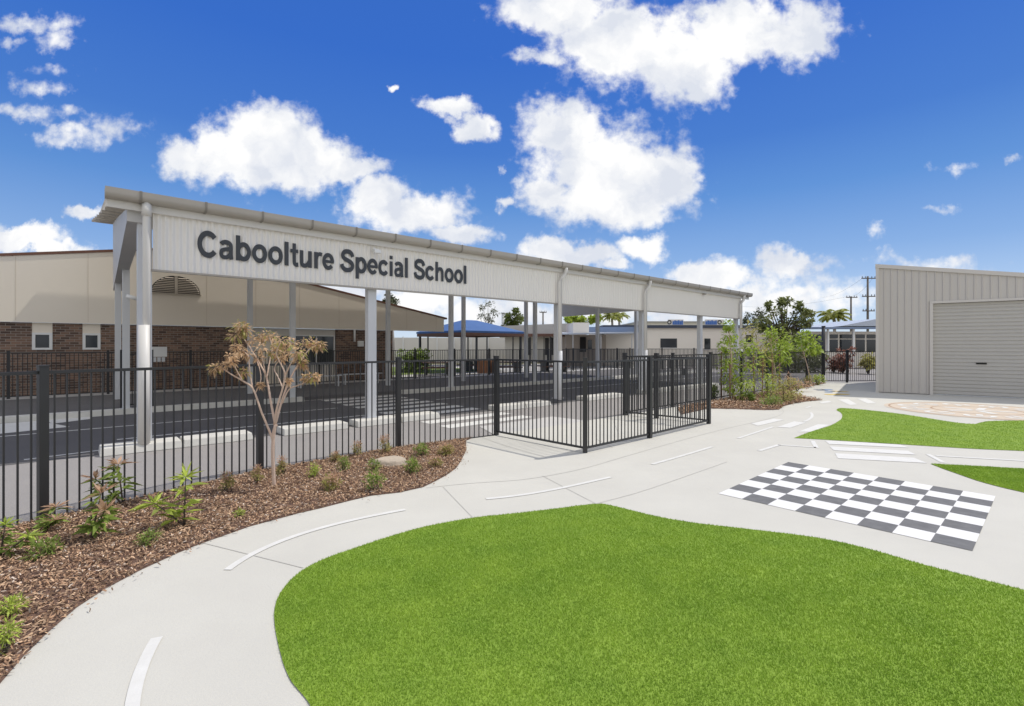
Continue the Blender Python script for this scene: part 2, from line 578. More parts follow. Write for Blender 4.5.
    n2.inputs['Scale'].default_value = 16
    n2.inputs['Detail'].default_value = 8
    n2.inputs['Roughness'].default_value = 0.6
    L.new(cmb.outputs[0], n2.inputs['Vector'])
    n4 = N.new('ShaderNodeTexNoise')
    n4.inputs['Scale'].default_value = 42
    n4.inputs['Detail'].default_value = 6
    L.new(cmb.outputs[0], n4.inputs['Vector'])
    dens = math2('ADD', acc, math2('MULTIPLY', math2('SUBTRACT', n2.outputs['Fac'], 0.5), 0.85))
    dens = math2('ADD', dens, math2('MULTIPLY', math2('SUBTRACT', n4.outputs['Fac'], 0.5), 0.55))
    # unseen cloud deck added behind the camera and overhead as neutral fill light
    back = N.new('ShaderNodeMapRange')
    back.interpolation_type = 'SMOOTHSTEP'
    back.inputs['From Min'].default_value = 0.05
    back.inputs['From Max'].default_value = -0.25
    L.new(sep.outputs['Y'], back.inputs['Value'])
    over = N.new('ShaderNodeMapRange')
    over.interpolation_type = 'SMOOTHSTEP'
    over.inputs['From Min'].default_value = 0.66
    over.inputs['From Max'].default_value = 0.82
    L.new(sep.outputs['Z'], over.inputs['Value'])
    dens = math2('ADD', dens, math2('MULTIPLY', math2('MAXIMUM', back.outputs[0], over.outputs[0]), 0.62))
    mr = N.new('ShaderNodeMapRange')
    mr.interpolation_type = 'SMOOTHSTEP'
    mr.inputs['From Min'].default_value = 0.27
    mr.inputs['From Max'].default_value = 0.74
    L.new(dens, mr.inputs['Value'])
    # billow shading: thick parts white, thinner/lower parts a little grey
    n3 = N.new('ShaderNodeTexNoise')
    n3.inputs['Scale'].default_value = 7.5
    n3.inputs['Detail'].default_value = 7
    L.new(P, n3.inputs['Vector'])
    sh = N.new('ShaderNodeMapRange')
    sh.inputs['From Min'].default_value = 0.40
    sh.inputs['From Max'].default_value = 0.56
    sh.inputs['To Min'].default_value = 0.0
    sh.inputs['To Max'].default_value = 1.0
    L.new(n3.outputs['Fac'], sh.inputs['Value'])
    cc = N.new('ShaderNodeMix')
    cc.data_type = 'RGBA'
    cc.inputs['A'].default_value = (4.7, 4.95, 5.5, 1)
    cc.inputs['B'].default_value = (6.5, 6.5, 6.5, 1)
    L.new(sh.outputs[0], cc.inputs['Factor'])
    # general milky air low in the sky
    ramp = N.new('ShaderNodeValToRGB')
    els = [(0.0, (.66, .77, .90)), (.08, (.44, .60, .86)), (.165, (.245, .42, .76)), (.27, (.115, .285, .675)), (.36, (.063, .198, .62)), (.5, (.038, .150, .59)), (1.0, (.03, .11, .48))]
    while len(ramp.color_ramp.elements) < len(els):
        ramp.color_ramp.elements.new(0.5)
    for e_, (p_, c_) in zip(ramp.color_ramp.elements, els):
        e_.position = p_
        e_.color = (*[q for q in c_], 1)
    L.new(sep.outputs['Z'], ramp.inputs['Fac'])
    sc_ = N.new('ShaderNodeVectorMath')
    sc_.operation = 'SCALE'
    sc_.inputs['Scale'].default_value = 6.4
    L.new(ramp.outputs['Color'], sc_.inputs[0])
    air = N.new('ShaderNodeMix')
    air.data_type = 'RGBA'
    air.inputs['Factor'].default_value = 0.93
    L.new(hs.outputs[0], air.inputs['A'])
    L.new(sc_.outputs[0], air.inputs['B'])
    mx = N.new('ShaderNodeMix')
    mx.data_type = 'RGBA'
    L.new(mr.outputs[0], mx.inputs['Factor'])
    L.new(air.outputs['Result'], mx.inputs['A'])
    L.new(cc.outputs['Result'], mx.inputs['B'])
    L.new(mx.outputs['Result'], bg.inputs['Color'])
    return w


make_world()
vs = SC.view_settings
vs.view_transform = 'Standard'
vs.look = 'None'
vs.exposure = 0.05
vs.gamma = 1
vs.use_curve_mapping = False
SC.cycles.max_bounces = 10
SC.cycles.diffuse_bounces = 7
SC.cycles.transparent_max_bounces = 12
SC.cycles.use_denoising = True

# ------------------------------------------------------------------ ground, roads, paths
gr = MB().add([(-900, -300, -0.03), (900, -300, -0.03), (900, 1500, -0.03), (-900, 1500, -0.03)], [(0, 1, 2, 3)]).build('ground', M['ground'])
tag(gr, kind='structure')
tag(sheet('driveway', [(-45, -14), (70, -14), (70, 40), (30, 47), (-45, 47)], -0.012, M['asphalt']), kind='structure')

FENCE = [(-7.35, 0.0), (-5.75, 2.95), (-4.72, 4.98), (-3.53, 6.93), (-1.96, 8.53), (-0.31, 9.73)]
ENC = [(-0.31, 9.73), (1.20, 8.13), (2.62, 9.42), (4.43, 11.15), (3.50, 12.00), (2.87, 12.55)]
GATE0 = (15.0, 23.9)
path_poly = [(-12, -6), (-9, -3)] + [(x - 0.03, y + 0.03) for x, y in FENCE] + [(2.87, 12.6), (14.95, 24.0), (18.2, 24.0), (46, 24.0), (46, -6)]
path = tag(sheet('path', path_poly, 0.0, M['concrete']), kind='structure')
ramp = tag(sheet('ramp', [st(5.3, -3.02), st(8.1, -3.02), st(8.0, -2.0), st(5.7, -2.0)], -0.004, M['concrete2']), kind='structure')
# paved strip behind the covered drive, a kerb step high, then level paving out in the sun
fp = [st(-9, 5.95), st(30, 5.95), st(30, 12.9), st(-9, 12.9)]
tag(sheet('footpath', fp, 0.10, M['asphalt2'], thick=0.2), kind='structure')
tag(sheet('footpath', [st(-9, 11.0), st(30, 11.0), st(30, 12.9), st(-9, 12.9)], 0.104, M['concrete2']), kind='structure')
tag(sheet('plaza', [st(11.6, 12.95), st(60, 12.95), st(60, 24), st(11.6, 24)], 0.0, M['concrete2']), kind='structure')
tag(sheet('lawn', [st(11.6, 16.2), st(22, 16.2), st(22, 27), st(11.6, 27)], 0.006, mat('far_lawn', (0.20, 0.26, 0.05), 1, (0.14, 0.19, 0.04), 2, 0.6)), kind='structure')

# saw-cut joints of the path (their own dark filler) and one painted rail shadow
jb = [[(426, 488), (470, 483.5), (520, 480), (553, 475), (586, 468), (622, 457.5), (660, 446.5), (694, 437), (727, 428.5), (760, 421), (778, 416), (783.5, 412), (782, 409.5)],
      [(443, 487), (473, 518)], [(542.6, 476), (596, 504)], [(203, 543), (303, 568)],
      [(596, 504), (640, 492), (690, 475), (727, 462)],
      [(480, 436.5), (500, 444), (547, 457.5)], [(596, 439), (613, 448)], [(612, 418), (618, 432)], [(930, 413), (960, 418)]]  # first line here paints the enclosure rail's cast shadow
jm = MB()
for q in jb:
    ribbon(jm, smooth_poly([g(*p) for p in q], 4, False), 0.009, 0.003)
jo = jm.build('joint', M['joint'], path)
tag(jo, kind='structure')


def strips(name, lines, w, m=None, z=0.005, n=6):
    b = MB()
    for q in lines:
        pts = [g(*p) for p in q]
        if len(pts) > 3:      # one smooth sweep through the surveyed points
            P2 = np.array(pts)
            t_ = np.r_[0, np.cumsum(np.linalg.norm(np.diff(P2, axis=0), axis=1))]
            tt = np.linspace(0, t_[-1], 26)
            dg_ = 3 if len(pts) > 4 else 2
            pts = list(zip(np.polyval(np.polyfit(t_, P2[:, 0], dg_), tt), np.polyval(np.polyfit(t_, P2[:, 1], dg_), tt)))
        ribbon(b, pts, w, z)
    return tag(b.build(name, m or M['road_paint'], path), kind='structure')


strips('lane_marking', [
    [(131, 722), (138, 680), (147, 656), (157, 638)],
    [(227, 570), (251, 556), (277, 543), (303, 533), (330, 526), (363, 518.3), (405, 509.8)],
    [(486, 499), (519, 495.7), (552.6, 489.7), (586, 483), (610.7, 477.3)],
    [(652, 464.5), (682, 456), (712, 447)],
    [(738, 438.5), (773, 427)],
    [(804, 421.8), (809, 419.5), (811.7, 417), (812, 414.5), (810.6, 412.5)],
    [(806, 408), (811, 406.3)]], 0.062)
b = MB()
for q in ([(759, 451), (779, 445)], [(778, 445), (816, 447.6)], [(816.5, 448), (812.5, 441)], [(928, 454.5), (944, 463)], [(936, 456), (1060, 463)]):
    ribbon(b, [g(*p) for p in q], 0.07, 0.005)
tag(b.build('corner_marking', M['road_paint'], path), kind='structure')
b = MB()
for q in ([(825, 440.8), (900, 444.8), (909, 448), (829, 444.2)], [(829.5, 446.6), (908, 451), (916, 455), (834, 450.6)],
          [(835, 453.4), (914, 458), (927, 463.3), (838, 458.6)],
          [(751, 423.6), (774, 418.8), (784, 420), (758, 426)], [(777, 427.2), (794, 421.6), (806, 422.8), (790, 428)], [(798, 432), (818, 424.4), (830, 425), (812, 432)],
          [(838, 399.6), (848, 399.2), (857, 404.5), (850, 405.2)], [(857, 399.0), (866, 398.6), (876, 403), (868, 403.6)], [(819, 402.2), (829, 400.8), (832, 402.2), (822, 403.6)]):
    b.add([(*g(*p), 0.005) for p in q], [(0, 1, 2, 3)])
tag(b.build('crossing_marking', M['road_paint'], path), kind='structure')

# chessboard painted on the path
c00, c01, c11, c10 = g(718.3, 493.75), g(788.3, 462.2), g(995.6, 496.4), g(972.5, 551.25)
brd = thing('chessboard', (*c00, 0.0), 'large black and white chessboard painted flat on the pale concrete', 'chessboard')


def bil(u, v):
    return [(1 - u) * (1 - v) * a + (1 - u) * v * bb + u * v * c + u * (1 - v) * d for a, bb, c, d in zip(c00, c01, c11, c10)]


dk, wh = MB(), MB()
for i in range(8):
    for j in range(8):
        q = [(*bil((i + a) / 8, (j + d) / 8), 0.004) for a, d in ((0, 0), (1, 0), (1, 1), (0, 1))]
        (wh if (i + j) % 2 == 0 else dk).add(q, [(0, 1, 2, 3)])
wh.build('white_squares', M['board_white'], brd)
dk.build('dark_squares', M['board_dark'], brd)

# tan painted circle with pale motif
CC, CR = (12.63, 13.45), 2.02
mos = thing('ground_mural', (*CC, 0), 'round tan mural painted on the concrete in front of the shed', 'mural')
ring = lambda r, n=48: [(CC[0] + r * math.cos(2 * math.pi * k / n), CC[1] + r * math.sin(2 * math.pi * k / n)) for k in range(n)]
sheet('disc', ring(CR), 0.004, M['tan_paint'], mos)
b = MB()
for k in range(11):
    a = 2 * math.pi * k / 11
    cx, cy = CC[0] + 1.42 * math.cos(a), CC[1] + 1.42 * math.sin(a)
    ribbon(b, [(cx + 0.26 * math.cos(a + q), cy + 0.26 * math.sin(a + q)) for q in np.linspace(-2.2, 2.2, 12)], 0.12, 0.008)
    ribbon(b, [(cx + 0.03 * math.cos(a), cy + 0.03 * math.sin(a)), (cx - 0.34 * math.cos(a), cy - 0.34 * math.sin(a))], 0.13, 0.0085)
for k in range(5):
    a = 2 * math.pi * k / 5 + 0.4
    ribbon(b, [(CC[0] + 0.12 * math.cos(a), CC[1] + 0.12 * math.sin(a)), (CC[0] + 0.78 * math.cos(a + 0.25), CC[1] + 0.78 * math.sin(a + 0.25))], 0.17, 0.0075 + 0.0003 * k)
b.build('pale_motif', M['road_paint'], mos)
b = MB()
ribbon(b, ring(1.9) + [ring(1.9)[0]], 0.05, 0.0065)
ribbon(b, ring(0.95) + [ring(0.95)[0]], 0.05, 0.0065)
b.build('brown_ring', M['tan_dark'], mos)

# small coloured ground paintings by the side gate
foot = thing('painted_footprints', (*g(832, 391), 0), 'small yellow, blue and grey marks painted on the path near the side gate', 'ground marking')
for nm, m, L_ in (('yellow_marks', 'yellow_paint', [(832, 394.6, .2), (842, 394.4, .2), (836, 391.3, .16), (843, 391.6, .16)]),
                  ('blue_marks', 'blue_paint', [(827, 389.6, .17), (830, 391.2, .15), (828.5, 392.3, .12)]),
                  ('grey_marks', 'grey_paint', [(819, 389.4, .17), (822, 390.4, .17)])):
    for px, py, r in L_:
        b = MB()
        c = g(px, py)
        n = 14
        b.add([(c[0] + r * 1.3 * math.cos(2 * math.pi * k / n), c[1] + r * math.sin(2 * math.pi * k / n), 0.006) for k in range(n)], [tuple(range(n))])
        b.build(nm[:-1], M[m], foot)

# darker asphalt tone over the covered drive
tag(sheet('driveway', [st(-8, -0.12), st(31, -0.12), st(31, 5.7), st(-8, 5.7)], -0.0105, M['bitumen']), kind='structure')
# driveway paint
b = MB()
for t0 in (-1.75, -0.95, 0.35, 1.15, 1.95, 2.75, 3.55, 4.35, 5.15):
    b.add([(*st(s, t), -0.0065) for s, t in ((5.1, t0), (7.6, t0), (7.6, t0 + 0.42), (5.1, t0 + 0.42))], [(0, 1, 2, 3)])
for t0, s0, s1 in ((3.2, -8, 4.7), (3.2, 8, 30), (1.3, -0.3, 4.7)):
    b.add([(*st(s, t), -0.0065) for s, t in ((s0, t0), (s1, t0), (s1, t0 + 0.09), (s0, t0 + 0.09))], [(0, 1, 2, 3)])
for q in ([(0, 424), (38, 421), (70, 427), (0, 434)], [(44, 419), (88, 415), (92, 419), (52, 424)], [(0, 411), (88, 405.5), (88, 406.5), (0, 412.4)]):
    b.add([(*g(*p, -0.012), -0.0055) for p in q], [(0, 1, 2, 3)])
ribbon(b, [g(24, 460, -0.012), g(100, 450.5, -0.012)], 0.07, -0.006)
for px0, px1, py in ((768, 815, 366), (780, 830, 372), (835, 880, 368)):
    p, q = g(px0, py), g(px1, py)
    b.add([(p[0], p[1], -0.008), (q[0], q[1], -0.008), (q[0], q[1] + 0.7, -0.008), (p[0], p[1] + 0.7, -0.008)], [(0, 1, 2, 3)])
tag(b.build('driveway_marking', M['road_paint']), kind='structure')


# kerb blocks under the front columns
def kerb(px0, px1, label, t0=-0.36, t1=0.16):
    s0, s1 = s_at(px0, t0), s_at(px1, t0)
    c = st((s0 + s1) / 2, 0)
    o = thing('kerb_stone', (*c, 0), label, 'kerb', 'white kerb stones under the canopy front')
    b = MB()
    n = max(1, round((s1 - s0) / 1.25))
    for k in range(n):
        a0, a1 = s0 + (s1 - s0) * k / n + 0.006, s0 + (s1 - s0) * (k + 1) / n - 0.006
        b.hexa([(*st(a0, t0), -0.011), (*st(a1, t0), -0.011), (*st(a1, t1), -0.011), (*st(a0, t1), -0.011)],
               [(*st(a0 + .015, t0 + .05), 0.12), (*st(a1 - .015, t0 + .05), 0.12), (*st(a1 - .015, t1), 0.12), (*st(a0 + .015, t1), 0.12)])
    b.build('kerb_block', M['kerb'], o, bevel=0.014)
    return o


kerb(99, 254, 'long white kerb under the near corner column of the canopy')
kerb(284, 350, 'white kerb beside the brown leaved sapling, short of the second column')
kerb(358, 441, 'white kerb under the second front column, left of the striped crossing')
kerb(499, 552, 'white kerb on the far side of the striped crossing')
kerb(588, 624, 'short white kerb seen through the gate enclosure')
kerb(648, 720, 'white kerb at the far end of the canopy front')
# long kerb along the back of the covered drive
b = MB()
for s0, s1 in ((-9, 4.6), (8.1, 30)):
    n = int((s1 - s0) / 1.5)
    for k in range(n):
        a0, a1 = s0 + (s1 - s0) * k / n + .005, s0 + (s1 - s0) * (k + 1) / n - .005
        b.hexa([(*st(a0, 5.6), -0.011), (*st(a1, 5.6), -0.011), (*st(a1, 5.945), -0.011), (*st(a0, 5.945), -0.011)],
               [(*st(a0, 5.64), 0.12), (*st(a1, 5.64), 0.12), (*st(a1, 5.945), 0.12), (*st(a0, 5.945), 0.12)])
tag(b.build('kerb', M['kerb']), kind='structure')

# ------------------------------------------------------------------ turf
g1 = [(330, 760), (310, 706), (290, 680), (280.5, 654), (274.5, 622), (276.5, 602), (286, 586), (303, 570.5), (328, 558), (353, 549.3), (386.5, 538), (426, 527), (473, 518.3), (519, 513.4), (559, 508.6), (592, 504.6), (606, 504.8),
      (632, 511), (660, 517.5), (696, 523.5), (752, 530), (809, 537), (842, 543), (880, 552.5), (921, 564.5), (970, 577), (1024, 590.5)]
G1 = [g(*p) for p in g1] + [(3.9, 3.3), (4.3, 2.6), (4.0, 1.4), (2.8, 0.9), (1.2, 0.8), (-0.2, 1.05), (-0.75, 1.6)]
G1 = smooth_poly(G1, 6)
g2 = [(794, 438.2), (812.5, 431.3), (827, 427), (836, 423), (842, 418), (841, 413), (836.5, 410), (842, 408.3), (865, 410), (902.5, 414.3), (940, 420.3), (960, 423.2), (974, 424.2), (979, 423.2), (989, 421.4), (1024, 420.8), (1060, 422),
      (1110, 440), (1090, 455), (1024, 451.2), (977.5, 449.2), (902.5, 444.6), (827.5, 440)]
G2 = smooth_poly([g(*p) for p in g2], 5, corner=(0,))
g3 = [(930.6, 464), (970, 466), (1024, 469), (1080, 472), (1110, 500), (1060, 502), (1024, 492.8), (1000, 487.2), (977.5, 481), (959, 474.6), (942, 468.6)]
G3 = smooth_poly([g(*p) for p in g3], 5, corner=(0,))


def turf(poly, n, hgt, wid, dens=None):
    x, y = scatter(poly, n, dens)
    k = len(x)
    d = np.hypot(x, y)
    h = hgt * RNG.uniform(0.7, 1.25, k) * (1 + 0.01 * d)
    w = wid * RNG.uniform(0.7, 1.3, k) * (1 + 0.10 * d)
    a = RNG.uniform(0, 2 * math.pi, k)
    ln = RNG.uniform(0.15, 0.9, k) * h
    la = RNG.uniform(0, 2 * math.pi, k) * 0.5 + 0.8
    v = np.zeros((k, 3, 3))
    dx, dy = np.cos(a) * w / 2, np.sin(a) * w / 2
    v[:, 0] = np.stack([x - dx, y - dy, np.full(k, 0.006)], 1)
    v[:, 1] = np.stack([x + dx, y + dy, np.full(k, 0.006)], 1)
    v[:, 2] = np.stack([x + np.cos(la) * ln, y + np.sin(la) * ln, 0.006 + h], 1)
    return v.reshape(-1, 3), np.arange(3 * k).reshape(-1, 3)


near = lambda x, y: np.clip((3.8 / np.maximum(np.hypot(x, y), 1.0)) ** 1.6, 0.1, 1)
for nm, P, n, dn in (('lawn', G1, 760000, near), ('lawn', G2, 900000, near), ('lawn', G3, 200000, near)):
    tag(sheet(nm, P, 0.006, M['turf_base']), kind='structure')
    v, f = turf(P, n, 0.012, 0.0030, dn)
    tag(raw_mesh('grass', v, f, M['turf']), 'short bright green artificial turf', 'grass', kind='stuff')

# ------------------------------------------------------------------ mulch beds
m1 = [(465.5, 441), (466.5, 450), (461, 461), (456, 468.5), (446, 475.5), (436, 481), (423, 487.3), (400, 492.5), (370, 496), (345, 502), (320, 508.5), (298, 513.5), (274, 520), (250, 526.5), (226, 535), (200, 544), (177, 553.5), (142, 569.5), (106, 588.5), (77, 607.5), (48, 632.5), (24, 656), (0, 684)]
M1 = [g(*p) for p in m1] + [(-3.2, 1.9), (-4.2, 0.6), (-7.2, -0.4)] + [(x + 0.0, y) for x, y in FENCE[0:5]] + [(-0.75, 9.42)]
m2 = [(709, 408.6), (740, 409.2), (765, 410.2), (779, 409.7), (783, 406.4), (795, 403.3), (808, 401.4), (822, 400.3), (806, 397.6), (797, 395), (787, 391.8), (796, 389.5), (807.5, 387), (826, 383.3)]
M2 = [g(*p) for p in m2] + [(14.4, 23.2), (10.5, 19.5), (6.6, 15.9), (4.7, 14.1), (4.3, 12.6)]


def edge_sign(P, E_):
    m = (E_[0] + E_[1]) / 2
    d_ = E_[1] - E_[0]
    q = m + np.array((-d_[1], d_[0])) / np.linalg.norm(d_) * .05
    return -1 if inside(P, np.array([q[0]]), np.array([q[1]]))[0] else 1


def mulch(P, n, size, label, name='mulch', nearonly=None, edge=None):
    b = sheet(name, P, 0.006, M['mulch_base'], thick=0.004)
    tag(b, label, 'mulch', kind='stuff')
    x, y = scatter(P, n, nearonly)
    if edge:                 # a few chips kicked out onto the concrete
        E_ = np.array(edge)
        i = RNG.integers(0, len(E_) - 1, 130)
        t = RNG.random(130)
        e0 = E_[i] * (1 - t)[:, None] + E_[i + 1] * t[:, None]
        d_ = E_[i + 1] - E_[i]
        nr_ = np.stack([-d_[:, 1], d_[:, 0]], 1) / np.linalg.norm(d_, axis=1)[:, None]
        e0 += nr_ * (RNG.exponential(0.03, 130) * np.where(RNG.random(130) < .03, 3, 1))[:, None] * edge_sign(P, E_)
        x, y = np.r_[e0[:, 0], x], np.r_[e0[:, 1], y]
    k = len(x)
    L_ = size * RNG.uniform(0.5, 1.6, k)
    W_ = size * 0.33 * RNG.uniform(0.6, 1.5, k)
    a = RNG.uniform(0, 2 * math.pi, k)
    tilt = RNG.normal(0, 0.38, k)
    roll = RNG.normal(0, 0.5, k)
    z = 0.008 + RNG.random(k) ** 0.7 * size * 0.95
    u = np.stack([np.cos(a) * np.cos(tilt), np.sin(a) * np.cos(tilt), np.sin(tilt)], 1)
    wv = np.stack([-np.sin(a) * np.cos(roll), np.cos(a) * np.cos(roll), np.sin(roll)], 1)
    c = np.stack([x, y, z], 1)
    nrm = np.cross(u, wv)
    v = np.zeros((k, 6, 3))
    bend = (RNG.uniform(-0.15, 0.3, k) * L_)[:, None] * nrm
    for j, (uu, ww) in enumerate(((-.5, -.35), (-.5, .35), (0, .5), (.5, .3), (.5, -.3), (0, -.5))):
        v[:, j] = c + u * (uu * L_)[:, None] + wv * (ww * W_)[:, None] + (bend if uu == 0 else 0)
    f = np.zeros((k, 2, 4), int)
    base = np.arange(k) * 6
    f[:, 0] = np.stack([base, base + 5, base + 2, base + 1], 1)
    f[:, 1] = np.stack([base + 5, base + 4, base + 3, base + 2], 1)
    nd, npale = int(k * .60), int(k * .94)
    for m_, i0, i1 in (('mulch', 0, nd), ('mulch_light', nd, npale), ('mulch_pale', npale, k)):
        ch = raw_mesh('bark_chips', v[i0:i1].reshape(-1, 3), (f[i0:i1] - 6 * i0).reshape(-1, 4), M[m_], b)
        tag(ch, kind='stuff')


mulch(M1, 210000, 0.028, 'brown bark mulch of the garden bed along the black fence', edge=[g(*p) for p in m1])
mulch(M2, 60000, 0.06, 'brown bark mulch of the garden bed with the staked young trees', edge=[g(*p) for p in m2])


# ------------------------------------------------------------------ fences
def fence_run(pts, name, label, loc=None, h=1.5, step=0.102, post=0.075, bar=0.0145, z0=0.0, gap=0.06, post_h=0.045, skip_posts=(), group=None, m=None):
    m = m or M['black_fence']
    loc = loc or (*pts[0], z0)
    o = thing(name, loc, label, 'fence', group)
    for i, p in enumerate(pts):
        if i in skip_posts:
            continue
        a = math.atan2(pts[min(i + 1, len(pts) - 1)][1] - pts[max(i - 1, 0)][1], pts[min(i + 1, len(pts) - 1)][0] - pts[max(i - 1, 0)][0])
        b = MB().box((p[0], p[1], z0 + (h + post_h) / 2), (post, post, h + post_h), a)
        b.box((p[0], p[1], z0 + h + post_h + 0.006), (post + 0.008, post + 0.008, 0.012), a)
        b.build('post', m, o)
    for i in range(len(pts) - 1):
        fence_panel(pts[i], pts[i + 1], o, h, step, post, bar, z0, gap, m)
    return o


def fence_panel(p, q, parent, h, step, post, bar, z0, gap, m, name='picket_panel'):
    d = Vector((q[0] - p[0], q[1] - p[1], 0))
    L_ = d.length
    a = math.atan2(d.y, d.x)
    d.normalize()
    c = ((p[0] + q[0]) / 2, (p[1] + q[1]) / 2)
    b = MB()
    ln = L_ - post - 0.004
    b.box((*c, z0 + h - 0.016), (ln, 0.036, 0.032), a)
    b.box((*c, z0 + gap + 0.016), (ln, 0.036, 0.032), a)
    n = max(2, int(round(ln / step)))
    zt, zb = z0 + h - 0.0325, z0 + gap + 0.0325
    for k in range(n):
        u = -ln / 2 + ln * (k + 0.5) / n
        b.box((c[0] + d.x * u, c[1] + d.y * u, (zt + zb) / 2), (bar, bar, zt - zb), a)
    return b.build(name, m, parent)


fence_run(FENCE, 'picket_fence', 'black steel picket fence curving along the mulch bed on the left', gap=-0.02)
fence_run([ENC[0], ENC[1], ENC[2], ENC[3]], 'gate_enclosure_fence', 'black picket fence jutting into the path around the entry gate', skip_posts=(0,))
# back of the airlock: gate leaf between its own posts
gt = thing('pedestrian_gate', (*ENC[5], 0), 'black picket pedestrian gate closing the far side of the entry enclosure', 'gate')
for p in (ENC[5], ENC[4]):
    MB().box((*p, 0.79), (0.09, 0.09, 1.58), ANG).build('post', M['black_fence'], gt)
fence_panel(ENC[5], ENC[4], gt, 1.5, 0.102, 0.09, 0.0145, 0, 0.06, M['black_fence'], 'gate_leaf')
fence_panel(ENC[4], ENC[3], gt, 1.5, 0.102, 0.09, 0.0145, 0, 0.06, M['black_fence'], 'gate_leaf')
lp = ((ENC[4][0] + ENC[3][0]) / 2, (ENC[4][1] + ENC[3][1]) / 2)
MB().box((lp[0] + .03, lp[1] - .05, 1.15), (0.06, 0.04, 0.16), ANG + math.pi / 2).build('latch', M['dark_post'], gt)
npan = 7
fr = [(ENC[5][0] + (GATE0[0] - ENC[5][0]) * k / npan, ENC[5][1] + (GATE0[1] - ENC[5][1]) * k / npan) for k in range(npan + 1)]
fence_run(fr, 'picket_fence', 'black picket fence behind the staked young trees, running to the side gate', skip_posts=(0,))
fence_run([GATE0, g(847, 382.5), (17.93, 23.95)], 'picket_fence', 'short black picket fence between the side gate post and the shed corner', skip_posts=(2,))
bf = [st(s, 11.35) for s in np.arange(-7.2, 33, 2.4)]
fence_run(bf, 'picket_fence', 'black picket fence along the footpath at the back of the canopy', z0=0.10, h=1.45, step=0.112, bar=0.021)
# little gate beside the first back column
sg0, sg1 = s_at(122.5, 6.15), s_at(151, 6.15)
q0, q1 = st(sg0, 6.15), st(sg1, 6.15)
gq = thing('picket_gate', (*q0, 0.10), 'black picket gate beside the first back column of the canopy', 'gate')
for q in (q0, q1):
    MB().box((*q, 0.87), (0.10, 0.10, 1.56), ANG).build('post', M['black_fence'], gq)
fence_panel(q0, q1, gq, 1.45, 0.11, 0.1, 0.018, 0.1, 0.07, M['black_fence'], 'gate_leaf')
fence_run([at(566, 360, 37)[:2]] + [((px - CX) / F * 37, 37.0) for px in (598, 630, 662, 694, 726, 758)], 'picket_fence', 'dark picket fence across the paving in front of the long cream building', h=1.55, bar=0.03)

# ------------------------------------------------------------------ the covered walkway with the school name
RZ0, RSL = 4.22, 0.162          # roof height at t=0, slope
RT0, RT1 = -0.22, 12.02
rz = lambda t: RZ0 + RSL * t
cano = thing('drop_off_canopy', (*O, 0), 'long white steel canopy over the drive with the school name on its front', 'canopy')


def corrugated(s0, s1, pitch, amp, p_of, th):
    """sheet with sine ribs along s; p_of(s, side, off) gives points for side 0/1 edges"""
    n = int((s1 - s0) / pitch * 8)
    vs_, fs = [], []
    for lay in (0, 1):
        for k in range(n + 1):
            s = s0 + (s1 - s0) * k / n
            off = amp * math.sin(2 * math.pi * (s - s0) / pitch) + lay * th
            vs_ += [p_of(s, 0, off), p_of(s, 1, off)]
    K = 2 * (n + 1)
    for k in range(n):
        fs.append((2 * k, 2 * k + 1, 2 * k + 3, 2 * k + 2))
        fs.append((K + 2 * k, K + 2 * k + 2, K + 2 * k + 3, K + 2 * k + 1))
        fs.append((2 * k, 2 * k + 2, K + 2 * k + 2, K + 2 * k))
        fs.append((2 * k + 1, K + 2 * k + 1, K + 2 * k + 3, 2 * k + 3))
    fs.append((0, K, K + 1, 1))
    fs.append((2 * n, 2 * n + 1, K + 2 * n + 1, K + 2 * n))
    return MB().add(vs_, fs)


S0, S1 = -0.52, 23.7
corrugated(S0, S1, 0.16, 0.02, lambda s, e, o: (*st(s + e * 0.26 * (S1 - s) / (S1 - S0), (RT0, RT1)[e]), rz((RT0, RT1)[e]) + o), 0.004).build('roof', M['opal_roof'], cano)
# cladding band
BT = -0.12
ZB0, ZB1 = 3.06, 4.03
BS0, BS1 = 0.10, 23.0
corrugated(BS0, BS1, 0.102, 0.014, lambda s, e, o: (*st(s, BT + o), (ZB0, ZB1)[e]), 0.003).build('sign_band', M['band_steel'], cano)
band = cano.children[-1]
b = MB()
for z in (ZB0 - 0.03, ):
    b.hexa([(*st(BS0 - .03, BT - .022), z), (*st(BS1 + .02, BT - .022), z), (*st(BS1 + .02, BT + .05), z), (*st(BS0 - .03, BT + .05), z)],
           [(*st(BS0 - .03, BT - .022), z + .032), (*st(BS1 + .02, BT - .022), z + .032), (*st(BS1 + .02, BT + .05), z + .032), (*st(BS0 - .03, BT + .05), z + .032)])
b.build('bottom_flashing', M['gutter'], cano)
# fascia under the gutter, then gutter
b = MB()
b.hexa([(*st(S0, -0.20), ZB1 - .02), (*st(S1, -0.20), ZB1 - .02), (*st(S1, -0.145), ZB1 - .02), (*st(S0, -0.145), ZB1 - .02)],
       [(*st(S0, -0.20), ZB1 + .13), (*st(S1, -0.20), ZB1 + .13), (*st(S1, -0.145), ZB1 + .13), (*st(S0, -0.145), ZB1 + .13)])
b.build('fascia', M['white_steel'], cano)
prof = [(-0.205, 0.16), (-0.205, 0.0)]
for k in range(9):
    a = math.pi / 2 * k / 8
    prof.append((-0.29 - 0.085 * math.sin(a), 0.075 - 0.085 * math.cos(a) + 0.01))
prof += [(-0.378, 0.165), (-0.370, 0.165), (-0.366, 0.09), (-0.29, 0.012), (-0.212, 0.012), (-0.212, 0.16)]
GZ = ZB1 + 0.10
pl = [(*st(S0 - .02, t), GZ + z) for t, z in prof]
gut = MB().prism(pl, (A[0] * (S1 - S0 + .04), A[1] * (S1 - S0 + .04), 0)).build('gutter', M['gutter'], cano)
